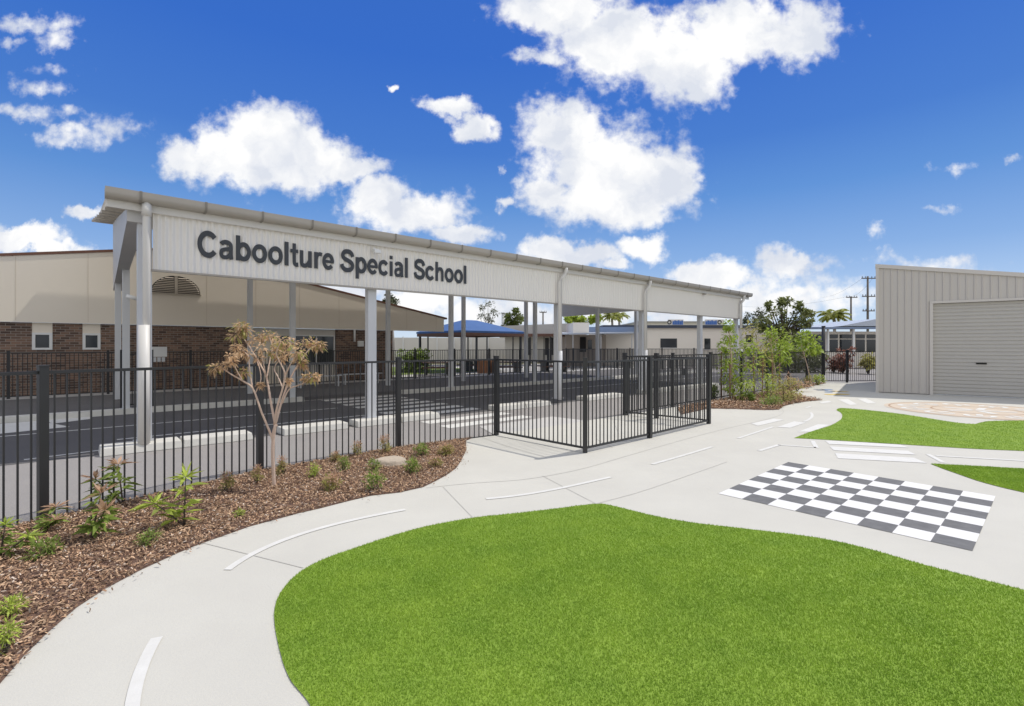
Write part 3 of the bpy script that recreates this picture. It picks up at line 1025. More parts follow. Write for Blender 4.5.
for s in np.arange(-0.1, 23.6, 0.93):
    b = MB()
    pr = [(t - 0.010 if t < -0.3 else t, z - 0.010 if z < 0.05 else z + .003) for t, z in prof[1:12]]
    pr2 = [(t + 0.01, z + 0.006) for t, z in pr][::-1]
    b.prism([(*st(s, t), GZ + z) for t, z in pr + pr2], (A[0] * 0.035, A[1] * 0.035, 0))
    b.build('strap', M['strap'], gut)

FR = [0.0, 4.17, 10.4, 14.97, 19.36, 22.95]


def box_st(b, s, t, z0, z1, ws, wt):
    c = st(s, t)
    return b.box((*c, (z0 + z1) / 2), (ws, wt, z1 - z0), ANG)


for i, s in enumerate(FR):
    s2 = min(s, 22.85)
    c = box_st(MB(), s2, 0.06, 0.10, 4.0, 0.20, 0.16).build('column', M['col_steel'], cano)
    box_st(MB(), s2, 0.06, 0.118, 0.135, 0.30, 0.24).build('base_plate', M['alu'], c)
    zb_ = 3.84 + (3.65 - 3.84) * 5.87 / 11.2 if i in (0, 5) else rz(5.87) - 0.34
    sb = s_at((126, 292.5, 451, 535, 597.5, 636)[i], 5.87)
    c = box_st(MB(), sb, 5.87, 0.09, zb_ + .02, 0.15, 0.15).build('column', M['col_steel'], cano)
    box_st(MB(), sb, 5.87, 0.10, 0.125, 0.26, 0.20).build('base_plate', M['alu'], c)
    # tapered roof beam
    w = 0.125
    pts = [(-0.08, 3.84), (-0.08, rz(-0.08) - 0.16), (11.2, rz(11.2) - 0.03), (11.2, 3.65)]
    if 0 < i < 5:
        w = 0.07
        pts = [(-0.08, rz(-0.08) - 0.34), (-0.08, rz(-0.08) - 0.16), (11.9, rz(11.9) - 0.16), (11.9, rz(11.9) - 0.40)]
    MB().prism([(*st(s2 - w + (-.12 + .033 * t if i == 0 else 0), t), z) for t, z in pts], (A[0] * 2 * w, A[1] * 2 * w, 0)).build('tapered_beam', M['beam'], cano)
b = MB()
for px in (118, 250, 388, 463.5, 526):
    t = 9.1 if px == 118 else 8.4
    c = box_st(MB(), s_at(px, t), t, 0.09, rz(t) - 0.05, 0.15, 0.15).build('column', M['col_steel'], cano)
# purlins under the sheet
for t in np.arange(1.2, 12, 1.5):
    z = rz(t) - 0.10
    b = MB()
    b.hexa([(*st(S0 + .1, t), z), (*st(S1 - .1, t), z), (*st(S1 - .1, t + .06), z), (*st(S0 + .1, t + .06), z)],
           [(*st(S0 + .1, t), z + .075), (*st(S1 - .1, t), z + .075), (*st(S1 - .1, t + .06), z + .075), (*st(S0 + .1, t + .06), z + .075)])
    b.build('purlin', M['gutter'], cano)

# downpipes
for i, px in enumerate((146.5, 560, 645.5, 741)):
    s = s_at(px, -0.25)
    if i == 0:
        pts = [(s, -0.28, GZ + .02), (s, -0.26, 3.95), (s, -0.25, 3.75), (s, -0.25, 0.14)]
        r = 0.056
    else:
        pts = [(s + .22, -0.30, GZ + .02), (s + .22, -0.30, GZ - .1), (s + .17, -0.29, GZ - .19), (s + .05, -0.26, GZ - .30), (s, -0.25, GZ - .40), (s, -0.25, 0.14)]
        r = 0.062
    dp = MB().tube([(*st(a, t), z) for a, t, z in pts], r, 16).build('downpipe', M['white_steel'], cano, smooth=True)
    ds = -0.035 if i == 0 else 0
    MB().tube([(*st(s + ds, -0.25), 2.1 if i == 0 else 1.6), (*st(s + ds, -0.25), 0.115)], r + (0.03 if i == 0 else 0.013), 16).build('sleeve', M['col_steel'] if i else M['white_steel'], dp, smooth=True)
    if i == 0:
        MB().tube([(*st(s, -0.278), 4.12), (*st(s, -0.262), 3.93)], r + 0.014, 16).build('outlet_collar', M['white_steel'], dp, smooth=True)

# floodlight and sensor on the band
fl = MB()
s = s_at(374, -0.2)
box_st(fl, s, -0.19, 3.86, 3.93, 0.05, 0.1)
box_st(fl, s + .04, -0.27, 3.82, 3.90, 0.16, 0.09)
fl.build('floodlight', M['white'], cano, bevel=0.01)
s = s_at(704, -0.2)
box_st(MB(), s, -0.22, 3.93, 4.0, 0.14, 0.12).build('sensor', M['gutter'], cano, bevel=0.02)
s = s_at(132, 5.9)
cm = MB()
cm.tube([(*st(s - .12, 5.72), 3.05), (*st(s + .1, 5.60), 2.98)], 0.05, 10)
cm.build('security_camera', M['white'], cano, smooth=True)


# lettering: bold grotesque letters drawn as strokes (em units)
def arc(cx, cy, rx, ry, a0, a1, n=28):
    return [(cx + rx * math.cos(math.radians(a0 + (a1 - a0) * k / n)), cy + ry * math.sin(math.radians(a0 + (a1 - a0) * k / n))) for k in range(n + 1)]


W = 0.146       # stem
V_ = 0.126      # curve thickness
XH = 0.525
O_ = lambda cx, rx: arc(cx, XH / 2, rx - V_ / 2 - .006, XH / 2 + .010 - V_ / 2, 0, 360, 40)
bar = lambda x, y0, y1: ([(x, y0), (x, y1)], W)
GLY = {
    'C': (0.722, [(arc(.375, .358, .265, .302, 38, 322, 40), .148)]),
    'a': (0.556, [(arc(.262, .372, .165, .108, 158, 0, 18) + [(.427, .30), (.427, .12), (.445, .0)], .128), ([(.425, .300), (.33, .287), (.22, .268), (.125, .232), (.098, .155), (.13, .08), (.21, .046), (.32, .07), (.40, .145)], .112)]),
    'b': (0.611, [bar(.135, 0, .716), (O_(.325, .255), V_ + .01)]),
    'o': (0.611, [(O_(.305, .270), V_ + .01)]),
    'l': (0.278, [bar(.139, 0, .716)]),
    't': (0.333, [([(.165, .70), (.165, .14), (.185, .075), (.235, .052), (.322, .060)], .128), ([(.02, .468), (.318, .468)], .104)]),
    'u': (0.611, [bar(.472, 0, XH - .006), ([(.135, XH - .006), (.135, .18), (.155, .09), (.225, .050), (.32, .062), (.40, .115), (.44, .19)], .132)]),
    'r': (0.389, [bar(.135, 0, XH - .006), ([(.15, .30), (.185, .40), (.25, .458), (.32, .468), (.385, .452)], .118)]),
    'e': (0.556, [(arc(.282, XH / 2, .185, XH / 2 + .008 - V_ / 2, 0, 322, 36), V_ + .005), ([(.09, .262), (.527, .262)], .09)]),
    'S': (0.667, [([(.565, .505), (.530, .590), (.44, .655), (.33, .668), (.21, .648), (.130, .575), (.128, .490), (.19, .425), (.33, .375), (.47, .325), (.548, .255), (.545, .155), (.46, .078), (.335, .053), (.20, .072), (.11, .140), (.075, .235)], .146)]),
    'p': (0.611, [bar(.135, -.200, XH - .006), (O_(.325, .255), V_ + .01)]),
    'c': (0.556, [(arc(.290, XH / 2, .195, XH / 2 + .008 - V_ / 2, 35, 325, 34), V_ + .01)]),
    'i': (0.278, [bar(.139, 0, XH - .006), ([(.139, .595), (.139, .716)], W)]),
    'h': (0.611, [bar(.135, 0, .716), ([(.17, .32), (.21, .41), (.29, .462), (.385, .462), (.452, .41), (.472, .33), (.472, 0)], .130)]),
}


def stroke(b, pts, w, place, d0, d1):
    """solid strip of width w along pts; place(x, y, depth) -> world"""
    if len(pts) > 3 and pts[0] != pts[-1] and len(pts) < 22:
        pts = smooth_poly(pts, 5, False)
    P2 = [np.array(p) for p in pts]
    closed = np.linalg.norm(P2[0] - P2[-1]) < 1e-6
    if closed:
        P2 = P2[:-1]
    n = len(P2)
    Lp, Rp = [], []
    for i in range(n):
        a, c = (P2[i - 1], P2[(i + 1) % n]) if closed else (P2[max(i - 1, 0)], P2[min(i + 1, n - 1)])
        d = (c - a) / max(np.linalg.norm(c - a), 1e-9)
        nr_ = np.array((-d[1], d[0])) * w / 2
        Lp.append(P2[i] + nr_)
        Rp.append(P2[i] - nr_)
    vs_ = [place(*p, d0) for p in Lp] + [place(*p, d0) for p in Rp] + [place(*p, d1) for p in Lp] + [place(*p, d1) for p in Rp]
    fs = []
    for i in range(n if closed else n - 1):
        j = (i + 1) % n
        fs += [(i, j, n + j, n + i), (2 * n + i, 3 * n + i, 3 * n + j, 2 * n + j), (i, 2 * n + i, 2 * n + j, j), (n + i, n + j, 3 * n + j, 3 * n + i)]
    if not closed:
        fs += [(0, n, 3 * n, 2 * n), (n - 1, 3 * n - 1, 4 * n - 1, 2 * n - 1)[::-1]] if False else [(0, n, 3 * n, 2 * n), (n - 1, 2 * n - 1, 4 * n - 1, 3 * n - 1)]
    b.add(vs_, fs)


TS0, TS1 = s_at(198, -0.15), s_at(466.5, -0.15)
TXT = 'Caboolture Special School'
x_, lay = 0.0, []
for ch in TXT:
    if ch == ' ':
        x_ += 0.278
        continue
    lay.append((ch, x_))
    x_ += GLY[ch][0]
xl, xr_ = 0.045, lay[-1][1] + .207
kx = (TS1 - TS0) / (xr_ - xl)
kz = 0.470 / 0.716
for ch, x0 in lay:
    b = MB()
    for q, (pts, w) in enumerate(GLY[ch][1]):
        stroke(b, pts, w, lambda x, y, d: (*st(TS0 + (x0 + x * 1.045 - .012 - xl) * kx, BT - .004 - d), 3.362 + y * kz), 0.010, 0.024 + 0.0005 * q)
    b.build('letter', M['letter'], band)

# ------------------------------------------------------------------ brick building with the long gable
WT = 12.35
bb = thing('brick_building', (*st(2, WT), 0), 'brown brick school building with a wide cream gable and low roof', 'building')
gz = lambda s: 5.44 - 0.1745 * abs(s - 1.9)
gp = []
for s in (-10.6, 1.9, 14.4):
    gp.append((s, gz(s)))
poly = [(-10.6, 2.54), (14.4, 2.54), (14.4, gz(14.4)), (1.9, 5.44), (-10.6, gz(-10.6))]
MB().prism([(*st(s, WT), z) for s, z in poly], (B[0] * .12, B[1] * .12, 0)).build('gable_wall', M['cream'], bb)
b = MB()
for s in np.arange(-9.5, 14, 1.8):
    if abs(s - 1.9) > 0.6:
        z1 = gz(s) - 0.02
        b = MB()
        b.hexa([(*st(s - .006, WT - .004), 2.6), (*st(s + .006, WT - .004), 2.6), (*st(s + .006, WT), 2.6), (*st(s - .006, WT), 2.6)],
               [(*st(s - .006, WT - .004), z1), (*st(s + .006, WT - .004), z1), (*st(s + .006, WT), z1), (*st(s - .006, WT), z1)])
        b.build('sheet_joint', M['cream_joint'], bb)
b = MB()
for (s0, z0), (s1, z1) in ((gp[0], gp[1]), (gp[1], gp[2])):
    e0, e1 = (s0 - (.2 if s0 < 0 else 0)), (s1 + (.2 if s1 > 10 else 0))
    b.hexa([(*st(e0, WT - .025), gz(e0)), (*st(e1, WT - .025), gz(e1)), (*st(e1, WT + 12), gz(e1)), (*st(e0, WT + 12), gz(e0))],
           [(*st(e0, WT - .025), gz(e0) + .09), (*st(e1, WT - .025), gz(e1) + .09), (*st(e1, WT + 12), gz(e1) + .09), (*st(e0, WT + 12), gz(e0) + .09)])
b.build('roof', M['brown_trim'], bb)
b = MB()
b2 = MB()
wz = 2.535
# walls: brick with openings at the two small windows and the door bay
win = [(s_at(32, WT + .1), s_at(52.5, WT + .1)), (s_at(82.5, WT + .1), s_at(100.5, WT + .1))]
door = (s_at(250, WT + .1), s_at(336.5, WT + .1))
SE = s_at(392.5, WT + .1)
edges = [-10.4, win[0][0], win[0][1], win[1][0], win[1][1], door[0], door[1], SE]
for k in range(0, 8, 2):
    s0, s1 = edges[k], edges[k + 1]
    (b2 if k == 6 else b).hexa([(*st(s0, WT + .1), -.02), (*st(s1, WT + .1), -.02), (*st(s1, WT + .34), -.02), (*st(s0, WT + .34), -.02)],
           [(*st(s0, WT + .1), wz), (*st(s1, WT + .1), wz), (*st(s1, WT + .34), wz), (*st(s0, WT + .34), wz)])
zw = 1.12
for s0, s1 in win:
    b.hexa([(*st(s0, WT + .1), -.02), (*st(s1, WT + .1), -.02), (*st(s1, WT + .34), -.02), (*st(s0, WT + .34), -.02)],
           [(*st(s0, WT + .1), zw + .5), (*st(s1, WT + .1), zw + .5), (*st(s1, WT + .34), zw + .5), (*st(s0, WT + .34), zw + .5)])
b2.hexa([(*st(SE - .24, WT + .35), -.02), (*st(SE, WT + .35), -.02), (*st(SE, WT + 11), -.02), (*st(SE - .24, WT + 11), -.02)],
       [(*st(SE - .24, WT + .35), wz), (*st(SE, WT + .35), wz), (*st(SE, WT + 11), wz), (*st(SE - .24, WT + 11), wz)])
b.build('wall', M['brick'], bb)
b2.build('wall', M['brick'], bb)
for s0, s1 in win:
    w = MB()
    zs, zt = zw + .502, zw + 1.08
    for a0, a1, c0, c1 in ((s0, s1, zs, zs + .07), (s0, s1, zt - .07, zt), (s0, s0 + .08, zs + .07, zt - .07), (s1 - .08, s1, zs + .07, zt - .07)):
        w.hexa([(*st(a0, WT + .07), c0), (*st(a1, WT + .07), c0), (*st(a1, WT + .2), c0), (*st(a0, WT + .2), c0)],
               [(*st(a0, WT + .07), c1), (*st(a1, WT + .07), c1), (*st(a1, WT + .2), c1), (*st(a0, WT + .2), c1)])
    wf = w.build('window', M['white'], bb)
    p = MB()
    p.hexa([(*st(s0 + .08, WT + .12), zs + .07), (*st(s1 - .08, WT + .12), zs + .07), (*st(s1 - .08, WT + .16), zs + .07), (*st(s0 + .08, WT + .16), zs + .07)],
           [(*st(s0 + .08, WT + .12), zt - .07), (*st(s1 - .08, WT + .12), zt - .07), (*st(s1 - .08, WT + .16), zt - .07), (*st(s0 + .08, WT + .16), zt - .07)])
    p.build('pane', M['glass'], wf)
    p = MB()
    p.hexa([(*st(s0, WT + .11), zt + .003), (*st(s1, WT + .11), zt + .003), (*st(s1, WT + .3), zt + .003), (*st(s0, WT + .3), zt + .003)],
           [(*st(s0, WT + .11), wz), (*st(s1, WT + .11), wz), (*st(s1, WT + .3), wz), (*st(s0, WT + .3), wz)])
    p.build('infill_panel', M['cream'], wf)
# door bay
d0, d1 = door
p = MB()
p.hexa([(*st(d0, WT + .25), -.02), (*st(d1, WT + .25), -.02), (*st(d1, WT + .33), -.02), (*st(d0, WT + .33), -.02)],
       [(*st(d0, WT + .25), wz), (*st(d1, WT + .25), wz), (*st(d1, WT + .33), wz), (*st(d0, WT + .33), wz)])
dr = p.build('door_bay', M['cream3'], bb)
sm = d0 + (d1 - d0) * 0.5
for a0, a1, z0, z1, mm, nm in ((sm, d1 - .1, .95, 2.2, 'glass', 'pane'), (d0 + .25, d0 + 1.25, .1, 2.15, 'cream', 'door_leaf'), (sm - .75, sm - .15, .95, 2.2, 'glass', 'pane')):
    p = MB()
    p.hexa([(*st(a0, WT + .22), z0), (*st(a1, WT + .22), z0), (*st(a1, WT + .247), z0), (*st(a0, WT + .247), z0)],
           [(*st(a0, WT + .22), z1), (*st(a1, WT + .22), z1), (*st(a1, WT + .247), z1), (*st(a0, WT + .247), z1)])
    p.build(nm, M[mm], dr)
p = MB()
for a0, a1, z0, z1 in ((sm - .06, sm, .9, 2.25), (d1 - .1, d1 - .03, .9, 2.25), (sm, d1 - .1, 2.2, 2.26), (sm, d1 - .1, .88, .95), (sm + (d1 - sm) / 2, sm + (d1 - sm) / 2 + .05, .96, 2.19)):
    p.hexa([(*st(a0, WT + .19), z0), (*st(a1, WT + .19), z0), (*st(a1, WT + .217), z0), (*st(a0, WT + .217), z0)],
           [(*st(a0, WT + .19), z1), (*st(a1, WT + .19), z1), (*st(a1, WT + .217), z1), (*st(a0, WT + .217), z1)])
p.build('window_frame', M['white'], dr)
# half-round louvre vent
vc = s_at(176, WT)
vz = 3.78
lv = MB()
R_ = 0.80
pts = [(vc + R_ * math.cos(math.pi * k / 24), vz + R_ * 0.84 * math.sin(math.pi * k / 24)) for k in range(25)]
lv.prism([(*st(s, WT - .012), z) for s, z in pts], (B[0] * .01, B[1] * .01, 0))
vent = lv.build('louvre_vent', M['dark'], bb)
lv = MB()
for k in range(9):
    z = vz + 0.03 + k * 0.066
    hw = R_ * math.sqrt(max(0, 1 - ((z + .03 - vz) / (R_ * .84)) ** 2)) - .03
    for a0, a1 in ((vc - hw, vc - .06), (vc + .06, vc + hw)):
        if a1 - a0 > .05:
            lv.hexa([(*st(a0, WT - .05), z), (*st(a1, WT - .05), z), (*st(a1, WT - .014), z + .02), (*st(a0, WT - .014), z + .02)],
                    [(*st(a0, WT - .05), z + .022), (*st(a1, WT - .05), z + .022), (*st(a1, WT - .014), z + .042), (*st(a0, WT - .014), z + .042)])
lv.hexa([(*st(vc - .05, WT - .055), vz), (*st(vc + .05, WT - .055), vz), (*st(vc + .05, WT - .014), vz), (*st(vc - .05, WT - .014), vz)],
        [(*st(vc - .05, WT - .055), vz + .66), (*st(vc + .05, WT - .055), vz + .66), (*st(vc + .05, WT - .014), vz + .66), (*st(vc - .05, WT - .014), vz + .66)])
lv.hexa([(*st(vc - R_ - .03, WT - .06), vz - .05), (*st(vc + R_ + .03, WT - .06), vz - .05), (*st(vc + R_ + .03, WT - .002), vz - .05), (*st(vc - R_ - .03, WT - .002), vz - .05)],
        [(*st(vc - R_ - .03, WT - .06), vz - .002), (*st(vc + R_ + .03, WT - .06), vz - .002), (*st(vc + R_ + .03, WT - .002), vz - .002), (*st(vc - R_ - .03, WT - .002), vz - .002)])
lv.build('louvre_slats', M['louvre'], vent)
s = s_at(355, WT)
MB().tube([(*st(s, WT + .05), 2.53), (*st(s, WT + .05), 1.95)], 0.05, 10).build('downpipe', M['white'], bb, smooth=True)
s = s_at(361, WT)
box_st(MB(), s, WT + .04, 1.72, 2.0, .3, .12).build('wall_light', M['white'], bb, bevel=.03)

nb = thing('notice_sign', (*st(s_at(159, 11.25), 11.27), 1.05), 'small white notice sign fixed to the back fence beside the corner column', 'sign')
s = s_at(159, 11.27)
box_st(MB(), s, 11.28, 1.36, 1.72, .48, .02).build('panel', M['white'], nb)
b = MB()
for k in range(3):
    box_st(b, s - .13 + .13 * k, 11.28, 1.18, 1.345, .1, .018)
b.build('pictogram_plates', M['alu'], nb)
box_st(MB(), s - .3, 11.28, .11, 1.7, .05, .05).build('sign_post', M['dark_post'], nb)


# aluminium benches on the footpath
def bench(s, t, label):
    o = thing('bench', (*st(s, t), 0.1), label, 'bench', 'aluminium benches on the covered footpath')
    b = MB()
    for k in range(3):
        box_st(b, s, t + .13 * k, .52, .55, 1.9, .11)
    b.build('seat', M['alu'], o)
    for ds in (-.75, .75):
        b = MB()
        box_st(b, s + ds, t + .0, .10, .519, .05, .05)
        box_st(b, s + ds, t + .26, .10, .519, .05, .05)
        b.build('leg', M['alu'], o)
    return o


bench(s_at(320, 9.4), 9.4, 'aluminium bench on the covered footpath, nearer the sapling')
bench(s_at(362, 9.9), 9.9, 'aluminium bench on the covered footpath behind the second front column')

# ------------------------------------------------------------------ shed with roller door
SA = (0.80, -0.60)
SBK = (0.60, 0.80)
SO = (13.80, 18.72)
SANG = math.atan2(SA[1], SA[0])


def sh(k, d):
    return (SO[0] + SA[0] * k + SBK[0] * d, SO[1] + SA[1] * k + SBK[1] * d)


shed = thing('shed', (*SO, 0), 'beige metal clad shed with a wide roller door', 'shed')
stz = lambda k: 4.80 - 0.172 * k
DK0, DK1, DZ = 1.62, 5.42, 3.27
SW = 7.2


def ribbed(k0, k1, zb, ztf, side=0, pitch=0.205):
    """vertical ribbed cladding: shallow raised ribs"""
    b = MB()
    prof = []
    k = k0
    while k < k1 - 1e-6:
        for dk_, d in ((0, 0), (.145, 0), (.155, -.026), (.18, -.026), (.19, 0)):
            if k + dk_ < k1:
                prof.append((k + dk_, d))
        k += pitch
    prof.append((k1, 0))
    vs_, fs = [], []
    for kk, d in prof:
        vs_ += [(*sh(kk, d), zb), (*sh(kk, d), ztf(kk)), (*sh(kk, .04), zb), (*sh(kk, .04), ztf(kk))]
    n = len(prof)
    for i in range(n - 1):
        a, c = 4 * i, 4 * i + 4
        fs += [(a, c, c + 1, a + 1), (a + 2, a + 3, c + 3, c + 2), (a + 1, c + 1, c + 3, a + 3), (a, a + 2, c + 2, c)]
    fs += [(0, 1, 3, 2), (4 * n - 4, 4 * n - 2, 4 * n - 1, 4 * n - 3)]
    b.add(vs_, fs)
    return b


ribbed(0.06, DK0 - .10, 0.02, lambda k: stz(k) - .10).build('wall_cladding', M['shed'], shed)
ribbed(DK0 - .098, DK1 + .098, DZ + .09, lambda k: stz(k) - .10).build('wall_cladding', M['shed'], shed)
ribbed(DK1 + .10, SW - .06, 0.02, lambda k: stz(k) - .10).build('wall_cladding', M['shed'], shed)
# side and back walls
b = MB()
for (k0, d0_, k1, d1_) in ((0, .06, .05, 7), (SW - .05, .06, SW, 7), (.05, 6.95, SW - .05, 7)):
    zA, zB = stz(k0) - .1, stz(k1) - .1
    b.hexa([(*sh(k0, d0_), 0), (*sh(k1, d0_), 0), (*sh(k1, d1_), 0), (*sh(k0, d1_), 0)],
           [(*sh(k0, d0_), zA), (*sh(k1, d0_), zB), (*sh(k1, d1_), zB), (*sh(k0, d1_), zA)])
b.build('side_walls', M['shed'], shed)
# trims: corner, barge capping, door surround
b = MB()
for k0, k1 in ((-.035, .06), (SW - .06, SW + .035)):
    b.hexa([(*sh(k0, -.045), 0), (*sh(k1, -.045), 0), (*sh(k1, .058), 0), (*sh(k0, .058), 0)],
           [(*sh(k0, -.045), stz(k0) - .1), (*sh(k1, -.045), stz(k1) - .1), (*sh(k1, .058), stz(k1) - .1), (*sh(k0, .058), stz(k0) - .1)])
b.build('corner_trim', M['shed_trim'], shed)
b = MB()
k0, k1 = -.05, SW + .05
b.hexa([(*sh(k0, -.06), stz(k0) - .098), (*sh(k1, -.06), stz(k1) - .098), (*sh(k1, .10), stz(k1) - .098), (*sh(k0, .10), stz(k0) - .098)],
       [(*sh(k0, -.06), stz(k0) + .04), (*sh(k1, -.06), stz(k1) + .04), (*sh(k1, .10), stz(k1) + .04), (*sh(k0, .10), stz(k0) + .04)])
b.build('barge_capping', M['shed_trim'], shed)
b = MB()
b.hexa([(*sh(k0, .105), stz(k0) - .05), (*sh(k1, .105), stz(k1) - .05), (*sh(k1, 7.1), stz(k1) - .05), (*sh(k0, 7.1), stz(k0) - .05)],
       [(*sh(k0, .105), stz(k0) - .01), (*sh(k1, .105), stz(k1) - .01), (*sh(k1, 7.1), stz(k1) - .01), (*sh(k0, 7.1), stz(k0) - .01)])
b.build('roof', M['roof_sheet'], shed)
b = MB()
for k0, k1, z0, z1 in ((DK0 - .095, DK0, 0, DZ), (DK1, DK1 + .095, 0, DZ), (DK0 - .095, DK1 + .095, DZ + .002, DZ + .086)):
    b.hexa([(*sh(k0, -.04), z0), (*sh(k1, -.04), z0), (*sh(k1, .16), z0), (*sh(k0, .16), z0)],
           [(*sh(k0, -.04), z1), (*sh(k1, -.04), z1), (*sh(k1, .16), z1), (*sh(k0, .16), z1)])
b.build('door_surround', M['shed_trim'], shed)
# roller door with horizontal ribs
vs_, fs = [], []
nr = int(DZ / 0.128)
prof = []
for i in range(nr):
    z = i * 0.128
    prof += [(z, .0), (z + .02, -.022), (z + .088, -.022), (z + .108, .0)]
prof.append((DZ, 0))
for z, d in prof:
    vs_ += [(*sh(DK0 + .003, .10 + d), .03 + z * (DZ - .04) / DZ), (*sh(DK1 - .003, .10 + d), .03 + z * (DZ - .04) / DZ)]
for i in range(len(prof) - 1):
    fs.append((2 * i, 2 * i + 1, 2 * i + 3, 2 * i + 2))
rd = MB().add(vs_, fs).build('roller_door', M['shed_door'], shed)
kh = 2.76
b = MB()
b.hexa([(*sh(kh, .05), 1.12), (*sh(kh + .27, .05), 1.12), (*sh(kh + .27, .083), 1.12), (*sh(kh, .083), 1.12)],
       [(*sh(kh, .05), 1.17), (*sh(kh + .27, .05), 1.17), (*sh(kh + .27, .083), 1.17), (*sh(kh, .083), 1.17)])
b.build('handle', M['dark'], rd)
b = MB()
b.hexa([(*sh(DK0 + .003, .06), .006), (*sh(DK1 - .003, .06), .006), (*sh(DK1 - .003, .13), .006), (*sh(DK0 + .003, .13), .006)],
       [(*sh(DK0 + .003, .06), .029), (*sh(DK1 - .003, .06), .029), (*sh(DK1 - .003, .13), .029), (*sh(DK0 + .003, .13), .029)])
b.build('bottom_rail', M['alu'], rd)


# ------------------------------------------------------------------ plants
def leaf_mesh(base, dirs, L_, W_, droop=0.25, seg=2):
    """arched leaf blades: base (n,3), unit dirs (n,3), lengths, widths -> verts, quads/tris as 4-gons"""
    n = len(base)
    up = np.array((0, 0, 1.0))
    side = np.cross(dirs, up)
    ln = np.linalg.norm(side, axis=1, keepdims=True)
    side = np.where(ln > 1e-3, side / np.maximum(ln, 1e-6), np.array((1.0, 0, 0)))
    # random roll
    rl = RNG.normal(0, 0.5, n)[:, None]
    nrm = np.cross(side, dirs)
    side = side * np.cos(rl) + nrm * np.sin(rl)
    L_ = np.asarray(L_)[:, None]
    W_ = np.asarray(W_)[:, None]
    mid = base + dirs * L_ * 0.5 + up * (-droop * 0.15 * L_)
    tip = base + dirs * L_ + up * (-droop * L_ * 0.6)
    v = np.stack([base, mid - side * W_ / 2, tip, mid + side * W_ / 2], 1)
    return v.reshape(-1, 3), np.arange(4 * n).reshape(-1, 4)


def rand_dirs(n, zlo=-0.3, zhi=1.0):
    a = RNG.uniform(0, 2 * math.pi, n)
    z = RNG.uniform(zlo, zhi, n)
    r = np.sqrt(np.maximum(0, 1 - z * z))
    return np.stack([r * np.cos(a), r * np.sin(a), z], 1)


def blob_leaves(centres, n_each, L_, W_, droop=0.3, out=0.6, zlo=-0.4, flat=1.0):
    """leaf clumps: centres [(x,y,z,r)]"""
    V, Fc = [], []
    off = 0
    for (x, y, z, r) in centres:
        n = max(4, int(n_each * RNG.uniform(0.8, 1.2)))
        d = rand_dirs(n, -1, 1)
        rr = r * RNG.random(n)[:, None] ** 0.45
        p = np.array((x, y, z)) + d * rr * np.array((1, 1, flat))
        dd = d * out + rand_dirs(n, zlo, 0.8) * (1 - out)
        dd /= np.linalg.norm(dd, axis=1, keepdims=True)
        v, f = leaf_mesh(p, dd, L_ * RNG.uniform(0.6, 1.3, n), W_ * RNG.uniform(0.7, 1.3, n), droop)
        V.append(v)
        Fc.append(f + off)
        off += len(v)
    return np.concatenate(V), np.concatenate(Fc)


def crown_clumps(c, rx, ry, rz_, n, rmin, rmax, hole=0.0):
    """clump centres spread through an uneven ellipsoid"""
    out = []
    while len(out) < n:
        d = rand_dirs(1, -0.8, 1)[0]
        k = RNG.random() ** 0.4
        w = 1 + 0.25 * math.sin(5 * d[0] + 3 * d[2] + c[0]) + 0.15 * math.sin(9 * d[1] + 2 * c[1])
        p = (c[0] + d[0] * rx * k * w, c[1] + d[1] * ry * k * w, c[2] + d[2] * rz_ * k * w)
        out.append((*p, RNG.uniform(rmin, rmax)))
    return out


def plant(name, base, label, cat, stem_pts, stem_r, clumps, n_each, L_, W_, m, bark='bark_dark', group=None, droop=0.3, out=0.6, extra=None, zlo=-0.4, flat=1.0, stem_name='trunk', leaf_name='crown'):
    o = thing(name, base, label, cat, group)
    b = MB()
    for pts, r in zip(stem_pts, stem_r):
        b.tube(pts, r, 7)
    b.build(stem_name, M[bark], o, smooth=True)
    v, f = blob_leaves(clumps, n_each, L_, W_, droop, out, zlo, flat)
    raw_mesh(leaf_name, v, f, M[m], o)
    if extra:
        for (cl, ne, l2, w2, m2, nm) in extra:
            v, f = blob_leaves(cl, ne, l2, w2, droop, out, zlo, flat)
            raw_mesh(nm, v, f, M[m2], o)
    return o


# the bare-limbed sapling with tan drooping leaves
SB = g(274, 487)
SZ = SB[1]


def sp(zx, zy, dy=0.0):
    return at(200 + zx / 3.53, 300 + zy / 3.53, SZ + dy)


sapl = thing('sapling', (*SB, 0.02), 'thin bare limbed sapling with drooping tan leaves in the mulch bed', 'tree')
b = MB()


def limb(pts, r0, r1, dy0=0.0, dy1=0.0):
    n = len(pts)
    P3 = [sp(x, y, dy0 + (dy1 - dy0) * i / (n - 1)) for i, (x, y) in enumerate(pts)]
    P3 = [tuple(q) for q in smooth_poly(P3, 4, False)]
    k = len(P3)
    b.tube(P3, [r0 + (r1 - r0) * i / (k - 1) for i in range(k)], 8)


